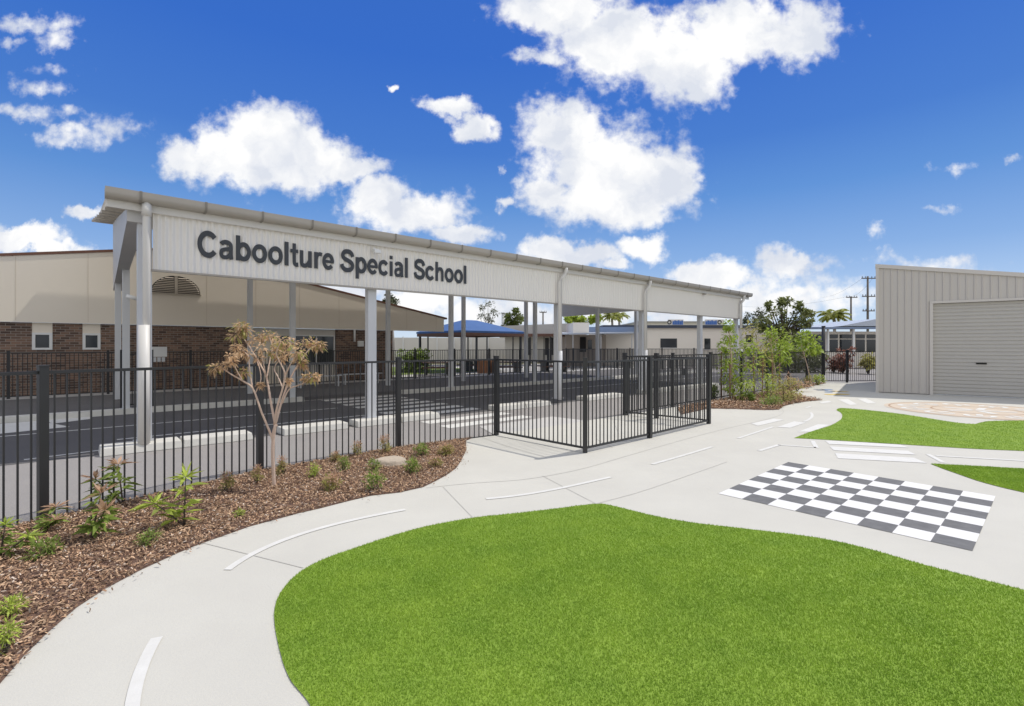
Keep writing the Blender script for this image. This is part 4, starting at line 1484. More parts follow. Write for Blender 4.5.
limb([(262, 663), (259, 600), (257, 540), (259, 490), (266, 440)], 0.022, 0.019)
limb([(258, 495), (240, 450), (215, 390), (185, 310), (150, 285), (110, 262), (85, 245), (70, 236)], 0.015, 0.006, 0, -.25)
limb([(185, 310), (176, 255), (170, 200), (150, 175)], 0.010, 0.005, -.1, -.1)
limb([(195, 330), (215, 280), (205, 225), (190, 205)], 0.008, 0.004, -.05, .2)
limb([(150, 285), (125, 240), (110, 205)], 0.007, 0.004, -.18, -.3)
limb([(266, 440), (252, 370), (240, 300), (232, 265), (205, 215), (175, 165), (150, 130)], 0.016, 0.006, 0, .25)
limb([(236, 275), (245, 220), (255, 170), (245, 130)], 0.009, 0.004, .1, .35)
limb([(232, 262), (222, 215), (215, 170)], 0.008, 0.004, .12, 0)
limb([(262, 440), (272, 380), (292, 310), (300, 262), (285, 225), (270, 190), (285, 145)], 0.014, 0.005, 0, -.3)
limb([(300, 270), (320, 225), (345, 185)], 0.009, 0.004, -.12, -.4)
limb([(266, 440), (285, 370), (305, 310), (330, 255), (355, 215), (385, 175), (410, 160)], 0.015, 0.006, 0, .3)
limb([(290, 365), (315, 315), (345, 302), (372, 290), (390, 275)], 0.009, 0.005, .05, .1)
limb([(292, 310), (275, 270), (262, 240), (290, 200)], 0.008, 0.004, -.1, .1)
limb([(258, 480), (262, 455), (270, 440)], 0.018, 0.016)
b.build('trunk', M['bark'], sapl, smooth=True)
cl = [(140, 95, 30, .2), (125, 120, 28, .2), (165, 105, 24, .25), (150, 70 + 22, 20, .2), (70, 232, 26, -.25), (50, 240, 16, -.25), (92, 226, 16, -.25), (108, 196, 18, -.3), (112, 216, 14, -.3), (152, 252, 20, -.1), (140, 180, 24, -.1), (165, 190, 20, -.1), (128, 165, 18, -.1),
      (215, 165, 24, 0), (235, 122, 26, .35), (215, 128, 18, .35), (262, 128, 22, .35), (290, 140, 26, -.3), (305, 165, 16, -.3), (185, 140, 20, .25), (270, 165, 16, -.2), (345, 180, 24, -.4), (330, 150, 20, -.2), (395, 150, 26, .3), (372, 150, 20, .3), (415, 162, 22, .3), (428, 155, 14, .3), (355, 215, 22, .2), (340, 195, 18, .1), (390, 272, 22, .1), (372, 272, 14, .1), (412, 268, 12, .1),
      (285, 205, 22, .1), (265, 185, 18, .1), (210, 205, 18, .2), (215, 298, 7, -.05), (312, 285, 8, .0), (300, 190, 16, .1), (365, 230, 14, .2)]
kk = SZ / F / 3.53
cs = [(*sp(x, y, dy), r * kk) for x, y, r, dy in cl]
v, f = blob_leaves([(a, c, d, r * .74) for a, c, d, r in cs], 46, 0.058, 0.021, 0.7, 0.75, -0.8, 0.75)
raw_mesh('foliage', v, f, M['leaf_tan'], sapl)
v, f = blob_leaves([c for i, c in enumerate(cs) if i in (0, 1, 2, 3, 5, 9, 14, 23, 25, 17, 21, 20, 27, 29, 33)], 22, 0.060, 0.024, 0.7, 0.75, -0.7, 0.8)
raw_mesh('green_leaves', v, f, M['leaf_olive'], sapl)

SG = 'young shrubs in the long mulch bed'


def shrub(px, py, top, wpx, kind, label):
    x, y = g(px, py, 0.02)
    k = y / F
    h = (py - top) * k
    w = wpx * k
    o = thing('shrub', (x, y, 0.02), label, 'shrub', SG)
    b = MB()
    if kind == 'whorl':          # leafy young plant: one or two upright stems, leaf whorls, pinkish crown of new leaves
        nst = 2 if w > 0.2 else 1
        V, Fc, V2, F2 = [], [], [], []
        off = off2 = 0
        for q in range(nst):
            lean = np.array((RNG.uniform(-.5, .5) * w * (q > 0), RNG.uniform(-.3, .3) * w, 0))
            hh = h * (1 if q == 0 else RNG.uniform(.5, .75))
            tipp = np.array((x, y, .02)) + lean + np.array((0, 0, hh * .86))
            b.tube([(x, y, 0.0), tuple((np.array((x, y, .02)) + tipp) / 2), tuple(tipp)], [.009, .007, .004], 6)
            for lev in np.linspace(.25, .95, 6):
                c = np.array((x, y, .02)) * (1 - lev) + tipp * lev
                n = int(RNG.integers(3, 7))
                d = rand_dirs(n, -.15, .65)
                v, f = leaf_mesh(np.repeat(c[None], n, 0), d, RNG.uniform(.4, 1.1, n) * w * .40, RNG.uniform(.8, 1.2, n) * w * .085, .55)
                V.append(v), Fc.append(f + off)
                off += len(v)
            n = 20
            d = rand_dirs(n, -.1, .98)
            v, f = leaf_mesh(np.repeat(tipp[None], n, 0), d, RNG.uniform(.5, 1.2, n) * w * .33, RNG.uniform(.8, 1.2, n) * w * .05, .35)
            raw_mesh('new_growth', v, f, M['leaf_pink' if 'pink' in label else 'leaf_bright'], o)
        b.build('stem', M['bark_dark'], o, smooth=True)
        raw_mesh('leaves', np.concatenate(V), np.concatenate(Fc), M['leaf_bright' if 'bright' in label else 'leaf_mid'], o)
    else:                        # fine-leaved little bush
        n = 9
        for q in range(n):
            d = rand_dirs(1, .3, 1)[0]
            b.tube([(x, y, 0.0), (x + d[0] * w * .3, y + d[1] * w * .3, .02 + h * .75 * d[2])], [.004, .002], 5)
        b.build('stem', M['bark_dark'], o)
        cl_ = [(x + d[0] * w * .28, y + d[1] * w * .28, .02 + h * (.22 + .62 * abs(d[2])) * RNG.uniform(.7, 1), w * .17) for d in rand_dirs(12, 0, 1)]
        v, f = blob_leaves(cl_, 22, w * .2, w * .05, .1, .7, -.1)
        raw_mesh('leaves', v, f, M['leaf_bright' if kind == 'bright' else 'leaf_mid' if kind == 'green' else 'leaf_olive'], o)
        if kind == 'tip':
            cl_ = [(x + RNG.uniform(-.2, .2) * w, y + RNG.uniform(-.2, .2) * w, .02 + h * RNG.uniform(.75, .98), w * .16) for _ in range(10)]
            v, f = blob_leaves(cl_, 14, w * .22, w * .05, .1, .7, 0)
            raw_mesh('new_growth', v, f, M['leaf_pink'], o)
    return o


shrub(123, 503, 456, 52, 'whorl', 'tall pink tipped shrub against the fence, right of the thick fence post')
shrub(91, 538, 490, 58, 'whorl', 'pink tipped shrub in front of the fence, between the thick post and a taller shrub')
shrub(184, 524, 470, 54, 'whorl', 'broad bright green leafy shrub midway between the sapling and the thick fence post')
shrub(45, 528, 508, 42, 'whorl', 'low pink tinged shrub at the foot of the thick fence post')
shrub(0, 556, 522, 46, 'whorl', 'green leafy shrub cut by the left edge below the fence')
shrub(6, 652, 618, 36, 'bright', 'bright green shrub nearest the camera at the left edge')
shrub(6, 616, 600, 34, 'bright', 'small bright green shrub at the left edge, just behind the nearest one')
shrub(46, 553, 541, 34, 'green', 'flat green seedling on the mulch between the post and the left edge')
shrub(150, 543, 530, 24, 'green', 'thin green seedling alone on the open mulch')
shrub(226, 490, 474, 17, 'tip', 'small pink tipped bush first left of the sapling, by the fence')
shrub(257, 482, 466, 13, 'tip', 'small pink tipped bush touching the sapling trunk on its left')
shrub(239, 516, 508, 12, 'bright', 'tiny green sprout on the mulch below the sapling')
shrub(283, 474, 459, 15, 'tip', 'small pink tipped bush just right of the sapling trunk')
shrub(314, 476, 461, 15, 'bright', 'small bright bush second right of the sapling, close to the fence')
shrub(335, 461, 453, 13, 'tip', 'tiny pink tipped bush at the fence, left of a taller pair')
shrub(343, 470, 456, 16, 'green', 'small green bush left of the pale rock and behind the sparse one')
shrub(331, 489, 476, 22, 'tip', 'sparse brownish bush low in the bed between sapling and rock')
shrub(357, 455, 443, 13, 'tip', 'pink tipped bush standing behind the pale rock to its left')
shrub(385, 452, 437, 14, 'tip', 'tallest pink tipped bush by the fence behind the pale rock')
shrub(375, 490, 470, 24, 'green', 'rounded green bush in front of the pale rock')
shrub(374, 470, 459, 16, 'green', 'dull green bush growing over the left end of the pale rock')
shrub(410, 472, 455, 22, 'green', 'green bush touching the right end of the pale rock')
shrub(422, 455, 443, 20, 'green', 'bushy green shrub at the fence, right of the pale rock')
shrub(436, 466, 458, 15, 'tip', 'sparse little bush near the right corner of the mulch bed')
shrub(447, 454, 446, 20, 'tip', 'grassy little bush in the right tip of the mulch bed')

# flat rock
x, y = g(391, 464)
rk = thing('rock', (x, y, 0.02), 'flat pale sandstone rock lying on the mulch', 'rock')
b = MB()
n = 12
ring_ = [(x + .30 * math.cos(2 * math.pi * k / n) * RNG.uniform(.8, 1.15), y + .24 * math.sin(2 * math.pi * k / n) * RNG.uniform(.8, 1.15)) for k in range(n)]
lo = [(p[0], p[1], 0.0) for p in ring_]
hi = [(x + (p[0] - x) * .82, y + (p[1] - y) * .82, .085 + RNG.uniform(-.012, .012)) for p in ring_]
b.add(lo + hi, [tuple(range(n, 2 * n))] + [(k, (k + 1) % n, n + (k + 1) % n, n + k) for k in range(n)])
b.build('stone', M['rock'], rk, bevel=0.02)

# --- second bed: staked young trees and shrubs
YG = 'young trees in the far mulch bed'


def young(px, py, clumps, label, m, L_, W_, n, bark='bark', lean=0):
    x, y = g(px, py)
    k = y / F
    cs_ = []
    for cx, cy, r in clumps:
        X, Y, Z = at(cx, cy, y)
        cs_.append((X, y + RNG.uniform(-1, 1) * r * k * 1.1, Z, r * k))
    stems, rad = [], []
    top = min(c[1] for c in clumps)
    tx = [c[0] for c in clumps if c[1] == top][0]
    T = at(tx, top + 3, y)
    mid = ((x + T[0]) / 2 + .03, y, T[2] * .5)
    stems.append([(x, y, 0), mid, T])
    rad.append([.026, .02, .009])
    for c in cs_:
        q = min(max((c[2] - .35) / T[2], .25), .85)
        s0 = (x + (T[0] - x) * q, y, T[2] * q)
        stems.append([s0, ((s0[0] + c[0]) / 2, (s0[1] + c[1]) / 2, (s0[2] + c[2]) / 2 + .03), c[:3]])
        rad.append([.010, .007, .004])
    return plant('young_tree', (x, y, .02), label, 'tree', stems, rad, cs_, n, L_, W_, m, bark, YG, .5, .6)


young(733, 399, [(725, 362, 10), (740, 348, 12), (748, 360, 12), (735, 372, 13), (728, 383, 9), (744, 378, 11), (730, 335, 7), (729, 325, 5), (738, 358, 12), (722, 346, 6), (748, 345, 7)],
      'dense young tree at the left of the far mulch bed', 'leaf_young', .12, .060, 120)
young(754, 397, [(750, 330, 8), (757, 326, 7), (762, 342, 9), (765, 356, 8), (752, 342, 7), (760, 368, 8)],
      'tall sparse young tree with a pale leaning stem between the timber stakes', 'leaf_olive', .12, .05, 60, 'bark_grey')
young(777, 394, [(774, 340, 9), (782, 336, 9), (777, 350, 10), (770, 332, 5), (783, 348, 6), (768, 358, 6), (787, 360, 4), (772, 372, 7)],
      'young tree with a bright tufted head, rightmost of the staked trees', 'leaf_young', .13, .065, 105)
young(812, 386, [(795, 346, 10), (803, 343, 10), (812, 347, 8), (800, 338, 7), (790, 350, 8), (817, 350, 5)],
      'spreading bright green tree head seen above the fence', 'leaf_young', .16, .08, 150)

KG = 'timber stakes in the far mulch bed'
for px, py, top, dx, lab in ((721.5, 398, 352, 0, 'leftmost timber stake in the far mulch bed'), (730, 400, 364, 0, 'short timber stake in front of the dense young tree'),
                             (753.5, 394, 352, 0, 'timber stake just left of the pale leaning stem'), (762, 397, 356, 1, 'timber stake right of the pale leaning stem'),
                             (773, 395, 353, -1, 'timber stake left of the tufted young tree'), (779.5, 392, 352, 0, 'rightmost timber stake by the tufted young tree')):
    x, y = g(px, py)
    T = at(px + dx, top, y)
    o = MB().tube([(x, y, 0.0), T], 0.024, 6).build('stake', M['wood'])
    tag(o, lab, 'stake', KG)

BG = 'low shrubs in the far mulch bed'
for px, py, w, h, m, lab in ((741, 401, 22, 26, 'leaf_bright', 'bright shrub under the dense young tree'), (768, 398, 22, 24, 'leaf_bright', 'bright shrub under the pale leaning stem'),
                             (783, 403, 20, 22, 'leaf_olive', 'olive shrub at the path edge of the far bed'), (771, 406, 24, 12, 'leaf_mid', 'low green groundcover bush at the front of the far bed'),
                             (790, 402, 22, 12, 'leaf_olive', 'low spreading bush beside the path bend'), (751, 402, 9, 9, 'leaf_mid', 'tiny round bush on the open mulch of the far bed'),
                             (797, 391, 22, 15, 'leaf_pink', 'reddish low shrub along the fence beyond the bend'), (808, 387, 16, 14, 'leaf_olive', 'olive low shrub near the end of the far bed'),
                             (818, 385, 9, 17, 'leaf_bright', 'last bright shrub at the side gate post'), (714, 399, 10, 14, 'leaf_mid', 'small shrub at the corner post of the entry enclosure'),
                             (787, 391, 20, 16, 'leaf_olive', 'olive shrub by the fence behind the tufted young tree')):
    x, y = g(px, py)
    k = y / F
    cs_ = [(x + RNG.normal(0, .24) * w * k, y + RNG.normal(0, .24) * w * k, .05 + abs(RNG.normal(.4, .25)) * h * k, w * k * .16) for _ in range(11)]
    st_ = [[(x, y, 0), c[:3]] for c in cs_[:7]]
    plant('low_shrub', (x, y, .02), lab, 'shrub', st_, [[.012, .005]] * 7, cs_, 34, .085, .032, m, 'bark_dark', BG, .2, .7, stem_name='stem', leaf_name='leaves')


# ------------------------------------------------------------------ far trees
def big_tree(px, Z, base_py, clumps_px, label, m, n, L_, W_, trunk_r, bark='bark_dark', name='tree', fork=8, sub=4):
    x = (px - CX) / F * Z
    k = Z / F
    cs_ = []
    for cx, cy, r in clumps_px:
        X, Y, Zz = at(cx, cy, Z)
        R = r * k
        for _ in range(sub):
            d = rand_dirs(1, -.8, 1)[0] * R * RNG.uniform(.25, .75)
            cs_.append((X + d[0], Z + RNG.uniform(-1.6, 1.6) * R + d[1], Zz + d[2], R * RNG.uniform(.3, .5)))
    top = max(c[2] for c in cs_)
    stems = [[(x, Z, 0), (x + .05, Z, top * .3), (x - .03, Z, top * .6)]]
    rad = [[trunk_r, trunk_r * .75, trunk_r * .45]]
    for c in cs_[::max(1, sub // 2)]:
        q = RNG.uniform(.28, .58) * top
        stems.append([(x, Z, q), (x * .4 + c[0] * .6, Z * .5 + c[1] * .5, q * .4 + c[2] * .6), c[:3]])
        rad.append([trunk_r * .32, trunk_r * .2, trunk_r * .07])
    return plant(name, (x, Z, 0), label, 'tree', stems, rad, cs_, n, L_, W_, m, bark, None, .3, .55)


big_tree(784, 36, 360, [(765, 318, 7), (772, 328, 9), (781, 312, 8), (789, 302, 6), (797, 306, 5), (783, 324, 10), (792, 318, 9), (799, 325, 8), (778, 338, 10), (790, 336, 10), (768, 306, 4), (810, 316, 5), (803, 312, 4), (772, 344, 8), (800, 338, 6), (780, 302, 4), (763, 328, 6), (787, 346, 9), (809, 324, 3)],
         'big dark glossy leaved tree beyond the fence, right of the canopy end', 'leaf_dark', 42, .27, .14, .2)
big_tree(757, 52, 355, [(750, 316, 5), (757, 314, 5), (763, 319, 5), (746, 321, 3), (768, 324, 5), (755, 322, 3)],
         'thin grey green gum tree between the canopy end and the dark tree', 'leaf_grey', 40, .32, .1, .13, 'bark_grey')
big_tree(489, 62, 350, [(482, 308, 4), (490, 304, 5), (495, 312, 5), (486, 316, 5), (493, 319, 5), (481, 316, 3)],
         'thin leaved gum tree above the blue shelter roof', 'leaf_grey', 17, .4, .12, .16, 'bark_grey')
big_tree(514, 58, 350, [(509, 315, 5), (516, 312, 5), (519, 319, 6), (511, 321, 6), (516, 325, 7), (508, 326, 5)],
         'round olive green tree right of the blue shelter', 'leaf_lime', 55, .4, .18, .18)
big_tree(393, 48, 352, [(389, 297, 5), (393, 301, 5), (386, 303, 5), (392, 309, 5)],
         'small tree top showing over the brick building roof', 'leaf_grey', 40, .35, .14, .15, 'bark_grey')
big_tree(571, 68, 350, [(568, 320, 4), (574, 319, 4), (582, 319, 4), (591, 320, 4), (597, 318, 4), (578, 322, 4)],
         'bright green tree behind the flat roofed block, under the canopy edge', 'leaf_bright', 50, .5, .25, .2)
big_tree(745, 60, 352, [(742, 338, 5), (748, 342, 5), (754, 340, 5), (738, 343, 4)],
         'reddish green tree behind the staked young trees', 'leaf_olive', 40, .4, .18, .16)


def palm(px, Z, top_py, label, R, n=17):
    x = (px - CX) / F * Z
    zt = H + (CY - top_py) / F * Z
    o = thing('palm_tree', (x, Z, 0), label, 'palm', 'palms behind the school buildings')
    MB().tube([(x, Z, 0), (x + .1, Z, zt * .5), (x, Z, zt)], [.22, .17, .14], 9).build('trunk', M['bark_grey'], o, smooth=True)
    V, Fc, off = [], [], 0
    for q in range(n):
        a = 2 * math.pi * q / n + RNG.uniform(-.2, .2)
        el = RNG.uniform(.25, 1.35)
        prev = np.array((x, Z, zt))
        L_ = R * RNG.uniform(.8, 1.1)
        for sgm in range(9):
            tt = (sgm + .5) / 9
            e = el - 1.5 * tt
            d = np.array((math.cos(a) * math.cos(e), math.sin(a) * math.cos(e), math.sin(e)))
            nxt = prev + d * L_ / 9
            sd_ = np.array((-math.sin(a), math.cos(a), 0))
            nn = 6
            pp = prev[None] + (nxt - prev)[None] * np.linspace(0, 1, nn)[:, None]
            for sg in (-1, 1):
                dd = sg * sd_ * .8 + d * .5 + np.array((0, 0, -.35))
                dd /= np.linalg.norm(dd)
                v, f = leaf_mesh(pp, np.repeat(dd[None], nn, 0), np.full(nn, R * .34 * (1 - .6 * abs(tt - .4))), np.full(nn, R * .035), .3)
                V.append(v), Fc.append(f + off)
                off += len(v)
            prev = nxt
    raw_mesh('fronds', np.concatenate(V), np.concatenate(Fc), M['leaf_palm'], o)
    return o


palm(834, 56, 317, 'wide palm rising behind the blue roofed building on the right', 1.9, 22)
palm(612, 64, 317, 'palm seen under the canopy edge, left of the other palm there', 1.5)
palm(619, 70, 316, 'palm seen under the canopy edge, right of its neighbour', 1.5)


# ------------------------------------------------------------------ far buildings
def wall_box(b, px0, px1, Z, z0, z1, depth):
    x0, x1 = (px0 - CX) / F * Z, (px1 - CX) / F * Z
    b.box(((x0 + x1) / 2, Z + depth / 2, (z0 + z1) / 2), (x1 - x0, depth, z1 - z0))
    return b


def zz(py, Z):
    return H + (CY - py) / F * Z


def panel(px0, px1, py0, py1, Z, d=0.05):
    return wall_box(MB(), px0, px1, Z - d, zz(py1, Z), zz(py0, Z), d)


# long cream building
Z = 45
o = thing('cream_building', (((690 - CX) / F * Z), Z, 0), 'long cream rendered building with a dark roof edge behind the canopy', 'building')
wall_box(MB(), 604, 800, Z, 0, zz(328, Z), 9).build('wall', M['cream2'], o)
wall_box(MB(), 603, 801, Z - .25, zz(328, Z) + .003, zz(325.2, Z), 9.5).build('roof', M['navy'], o)
for a, c, y0, y1 in ((661, 676.5, 339, 347.3), (705, 710, 339, 349), (746.5, 752.5, 335.5, 342)):
    w = panel(a - .5, c + .5, y0 - .5, y1 + .5, Z, .03).build('window', M['dark_post'], o)
    panel(a, c, y0, y1, Z, .05).build('pane', M['glass'], w)
    panel(a - .8, c + .8, y1 + .5, y1 + 1.1, Z, .1).build('sill', M['white'], w)
# roof-top signs behind
Zs = 49
for a, c, dot, lab in ((668, 683.5, 669.3, 'blue lettered roof sign with a dark ring at its left end'), (705, 724, 719.5, 'blue lettered roof sign with a dark ring at its right end')):
    o = thing('roof_sign', ((a + c) / 2 / F * 0 + ((a + c) / 2 - CX) / F * Zs, Zs, zz(326, Zs)), lab, 'sign', 'blue signs on the roof of the cream building')
    wall_box(MB(), a, c, Zs, zz(325.5, Zs), zz(319.5, Zs), .06).build('panel', M['cream2'], o)
    b = MB()
    lo_, hi_ = (a + 4.5, c - .4) if dot < a + 5 else (a + .4, c - 7)
    n = 6
    for k in range(n):
        w_ = (hi_ - lo_) / n
        hgt = (0, .8, .2, .9, .1, .7)[k]
        wall_box(b, lo_ + w_ * k + .15, lo_ + w_ * (k + 1) - .12, Zs - .03, zz(324.6, Zs), zz(321.2 - hgt, Zs), .028)
    b.build('lettering', M['sign_blue'], o)
    cx, cz = (dot - CX) / F * Zs, zz(322.2, Zs)
    b = MB()
    nn = 18
    for k in range(nn):
        a0, a1 = 2 * math.pi * k / nn, 2 * math.pi * (k + 1) / nn
        q = [(cx + r * math.cos(t), Zs - .03, cz + r * math.sin(t)) for r, t in ((.12, a0), (.22, a0), (.22, a1), (.12, a1))]
        b.add(q, [(0, 1, 2, 3)])
    b.build('ring_emblem', M['dark_post'], o)
    for px_ in (a + 1, c - 1):
        wall_box(MB(), px_ - .25, px_ + .25, Zs + .07, zz(327.5, Zs), zz(321, Zs), .06).build('leg', M['dark_post'], o)
# warehouse further off
Z = 78
o = thing('warehouse', ((676 - CX) / F * Z, Z, 0), 'pale distant warehouse showing above the cream building roof', 'building')
wall_box(MB(), 640, 712, Z, 0, zz(322.5, Z), 15).build('wall', M['cream3'], o)
wall_box(MB(), 639, 713, Z - .3, zz(322.5, Z) + .003, zz(321.2, Z), 15.6).build('roof', M['grey_roof'], o)

# covered walkway with blue-grey fascia and taupe wall behind
Z = 40
o = thing('awning_block', ((600 - CX) / F * Z, Z, 0), 'flat roofed school block with a grey awning on thin posts, under the canopy', 'building')
wall_box(MB(), 566, 606, Z + 3, 0, zz(334, Z), 4).build('wall', mat('taupe_wall', (0.40, 0.34, 0.28), .8), o)
wall_box(MB(), 573, 589, Z + .9, zz(334, Z), zz(322, Z), 5).build('upper_block', M['cream2'], o)
wall_box(MB(), 588.5, 640, Z + 4, zz(331, Z), zz(325, Z), 5).build('fascia', M['blue_roof'], o)
b = MB()
x0, x1 = (560 - CX) / F * Z, (640 - CX) / F * Z
b.hexa([(x0, Z - 1, zz(335, Z)), (x1, Z - 1, zz(333.5, Z)), (x1, Z + 4, zz(331.6, Z)), (x0, Z + 4, zz(332.5, Z))],
       [(x0, Z - 1, zz(333.6, Z)), (x1, Z - 1, zz(332.2, Z)), (x1, Z + 4, zz(330.6, Z)), (x0, Z + 4, zz(331.2, Z))])
b.build('awning', M['pale_roof'], o)
for px in (573, 601, 632):
    wall_box(MB(), px - .4, px + .4, Z - .8, 0, zz(335, Z), .09).build('post', M['alu'], o)
panel(580, 586, 337, 352, Z + 3, .08).build('door', M['dark'], o)
panel(588, 592, 340, 349, Z + 3, .08).build('window', M['glass'], o)

# low long fibro building behind the blue shelter
Z = 54
o = thing('low_building', ((540 - CX) / F * Z, Z, 0), 'low pale building with a flat fascia between the blue shelter and the awning', 'building')
wall_box(MB(), 500, 572, Z, 0, zz(335, Z), 8).build('wall', M['cream3'], o)
b = MB()
b.hexa([((496 - CX) / F * Z, Z - 1, zz(335, Z)), ((574 - CX) / F * Z, Z - 1, zz(334, Z)), ((574 - CX) / F * Z, Z + 8, zz(334, Z)), ((496 - CX) / F * Z, Z + 8, zz(335, Z))],
       [((496 - CX) / F * Z, Z - 1, zz(326.5, Z)), ((574 - CX) / F * Z, Z - 1, zz(323.5, Z)), ((574 - CX) / F * Z, Z + 8, zz(323.5, Z)), ((496 - CX) / F * Z, Z + 8, zz(326.5, Z))])
b.build('fascia', M['grey_roof'], o)
b = MB()
wall_box(b, 494, 576, Z - 1.6, zz(336.6, Z), zz(335, Z) - .01, 1.5)
b.build('eave_beam', M['brown_beam'], o)
for a, c in ((545, 549), (551.5, 553.5), (527, 531)):
    panel(a, c, 338, 355, Z, .06).build('door', M['dark_post'], o)
for px in (500, 544, 550):
    wall_box(MB(), px - .3, px + .3, Z - 1.5, 0, zz(336.7, Z), .09).build('post', M['dark_post'], o)
ch = thing('flue', ((503.5 - CX) / F * 60, 60, 0), 'white roof stack beside the round olive tree', 'chimney')
MB().tube([((503.5 - CX) / F * 60, 60, 0), ((503.5 - CX) / F * 60, 60, zz(313.5, 60))], .24, 10).build('shaft', M['white'], ch, smooth=True)
MB().tube([((503.5 - CX) / F * 60, 60, zz(313.4, 60)), ((503.5 - CX) / F * 60, 60, zz(312.6, 60))], .34, 10).build('cowl', M['alu'], ch, smooth=True)

# blue shade shelter
Zc = 35
xc = (470 - CX) / F * Zc
o = thing('shade_shelter', (xc, Zc, 0), 'open shelter with a blue hipped roof', 'shelter')
a_ = 2.72
cor = [(xc + A[0] * i * a_ + B[0] * j * a_, Zc + A[1] * i * a_ + B[1] * j * a_) for i, j in ((-1, -1), (1, -1), (1, 1), (-1, 1))]
ze, zp = 2.62, 3.58
MB().add([(*c, ze) for c in cor] + [(*c, ze + .12) for c in cor] + [(xc + A[0] * q * .6, Zc + A[1] * q * .6, zp) for q in (-1, 1)],
         [(0, 1, 5, 4), (1, 2, 6, 5), (2, 3, 7, 6), (3, 0, 4, 7), (4, 5, 9, 8), (5, 6, 9), (6, 7, 8, 9), (7, 4, 8), (3, 2, 1, 0)]).build('canopy', M['blue_cloth'], o)
b = MB()
for k in range(4):
    p, q = cor[k], cor[(k + 1) % 4]
    b.box(((p[0] + q[0]) / 2 * .985 + xc * .015, (p[1] + q[1]) / 2 * .985 + Zc * .015, ze - .11), (2 * a_ * .97, .08, .2), ANG + k * math.pi / 2)
b.build('beam', M['brown_beam'], o)
for c in cor:
    MB().box((xc + (c[0] - xc) * .93, Zc + (c[1] - Zc) * .93, (ze - .215) / 2), (.13, .13, ze - .215), ANG).build('post', M['dark_post'], o)
tb = thing('picnic_table', (xc + .3, Zc - .4, 0), 'dark picnic table standing under the blue roofed shelter', 'table')
MB().box((xc + .3, Zc - .4, .74), (1.8, .75, .05), ANG).build('table_top', M['brown_beam'], tb)
for sg in (-1, 1):
    MB().box((xc + .3 + sg * B[0] * .65, Zc - .4 + sg * B[1] * .65, .44), (1.8, .28, .05), ANG).build('seat', M['brown_beam'], tb)
    MB().box((xc + .3 + sg * A[0] * .6, Zc - .4 + sg * A[1] * .6, .36), (.08, 1.3, .70), ANG).build('leg', M['dark_post'], tb)
bx = thing('planter_box', ((488 - CX) / F * 31, 31, 0), 'orange timber planter box on the lawn by the blue shelter', 'planter')
MB().box(((488 - CX) / F * 31, 31, .42), (.95, .95, .84), ANG).build('box', M['orange'], bx, bevel=.02)
MB().box(((488 - CX) / F * 31, 31, .855), (.85, .85, .03), ANG).build('soil', M['mulch_base'], bx)

# covered way behind the shelter: brown eave on dark posts
Z = 44
o = thing('covered_way', ((505 - CX) / F * Z, Z, 0), 'long covered way with a brown eave on dark posts, behind the blue shelter', 'walkway roof')
x0, x1 = (424 - CX) / F * Z, (572 - CX) / F * Z
MB().box(((x0 + x1) / 2, Z + 1.2, zz(334.6, Z)), (x1 - x0, 2.6, .16)).build('roof', M['brown_trim'], o)
MB().box(((x0 + x1) / 2, Z - .15, zz(335.4, Z)), (x1 - x0, .07, .22)).build('eave_beam', M['brown_beam'], o)
for px in (428, 449, 468, 487, 513, 530, 551, 566):
    MB().box(((px - CX) / F * Z, Z, zz(336.8, Z) / 2), (.12, .12, zz(336.8, Z))).build('post', M['dark_post'], o)
for q, (px, Zt, lab) in enumerate(((506, 31, 'dark picnic table right of the orange planter box'), (553, 32, 'dark picnic table behind the third front column'), (437, 30, 'dark picnic table left of the blue shelter posts'))):
    X_ = (px - CX) / F * Zt
    tb = thing('picnic_table', (X_, Zt, 0), lab, 'table', 'picnic tables beyond the back fence')
    MB().box((X_, Zt, .74), (1.8, .75, .05), .2).build('table_top', M['brown_beam'], tb)
    for sg in (-1, 1):
        MB().box((X_ - sg * .13, Zt + sg * .64, .44), (1.8, .28, .05), .2).build('seat', M['brown_beam'], tb)
        MB().box((X_ + sg * .62, Zt + sg * .13, .36), (.08, 1.3, .70), .2).build('leg', M['dark_post'], tb)

# cream boundary wall and green hedge behind
Z = 50
o = thing('boundary_fence', ((430 - CX) / F * Z, Z, 0), 'pale sheet metal boundary fence beyond the brick building', 'fence')
b = MB()
wall_box(b, 330, 505, Z, 0, 2.6, .06)
b.build('sheet_panel', M['cream3'], o)
for px in np.arange(335, 505, 17):
    wall_box(MB(), px - .5, px + .5, Z - .1, 0, 2.7, .1).build('post', M['white'], o)
Zh = 33
hb = thing('hedge', ((412 - CX) / F * Zh, Zh, 0), 'clipped green hedge behind the back fence, right of the brick building', 'hedge')
cs_ = [((px - CX) / F * Zh + RNG.normal(0, .1), Zh + RNG.normal(0, .2), z, .34) for px in np.arange(403, 428, 3) for z in (.35, .8, 1.2)]
MB().tube([((406 - CX) / F * Zh, Zh, 0), ((406 - CX) / F * Zh, Zh, 1.2)], .05, 6).build('stem', M['bark_dark'], hb)
v, f = blob_leaves(cs_, 60, .2, .1)
raw_mesh('leaves', v, f, M['leaf_mid'], hb)

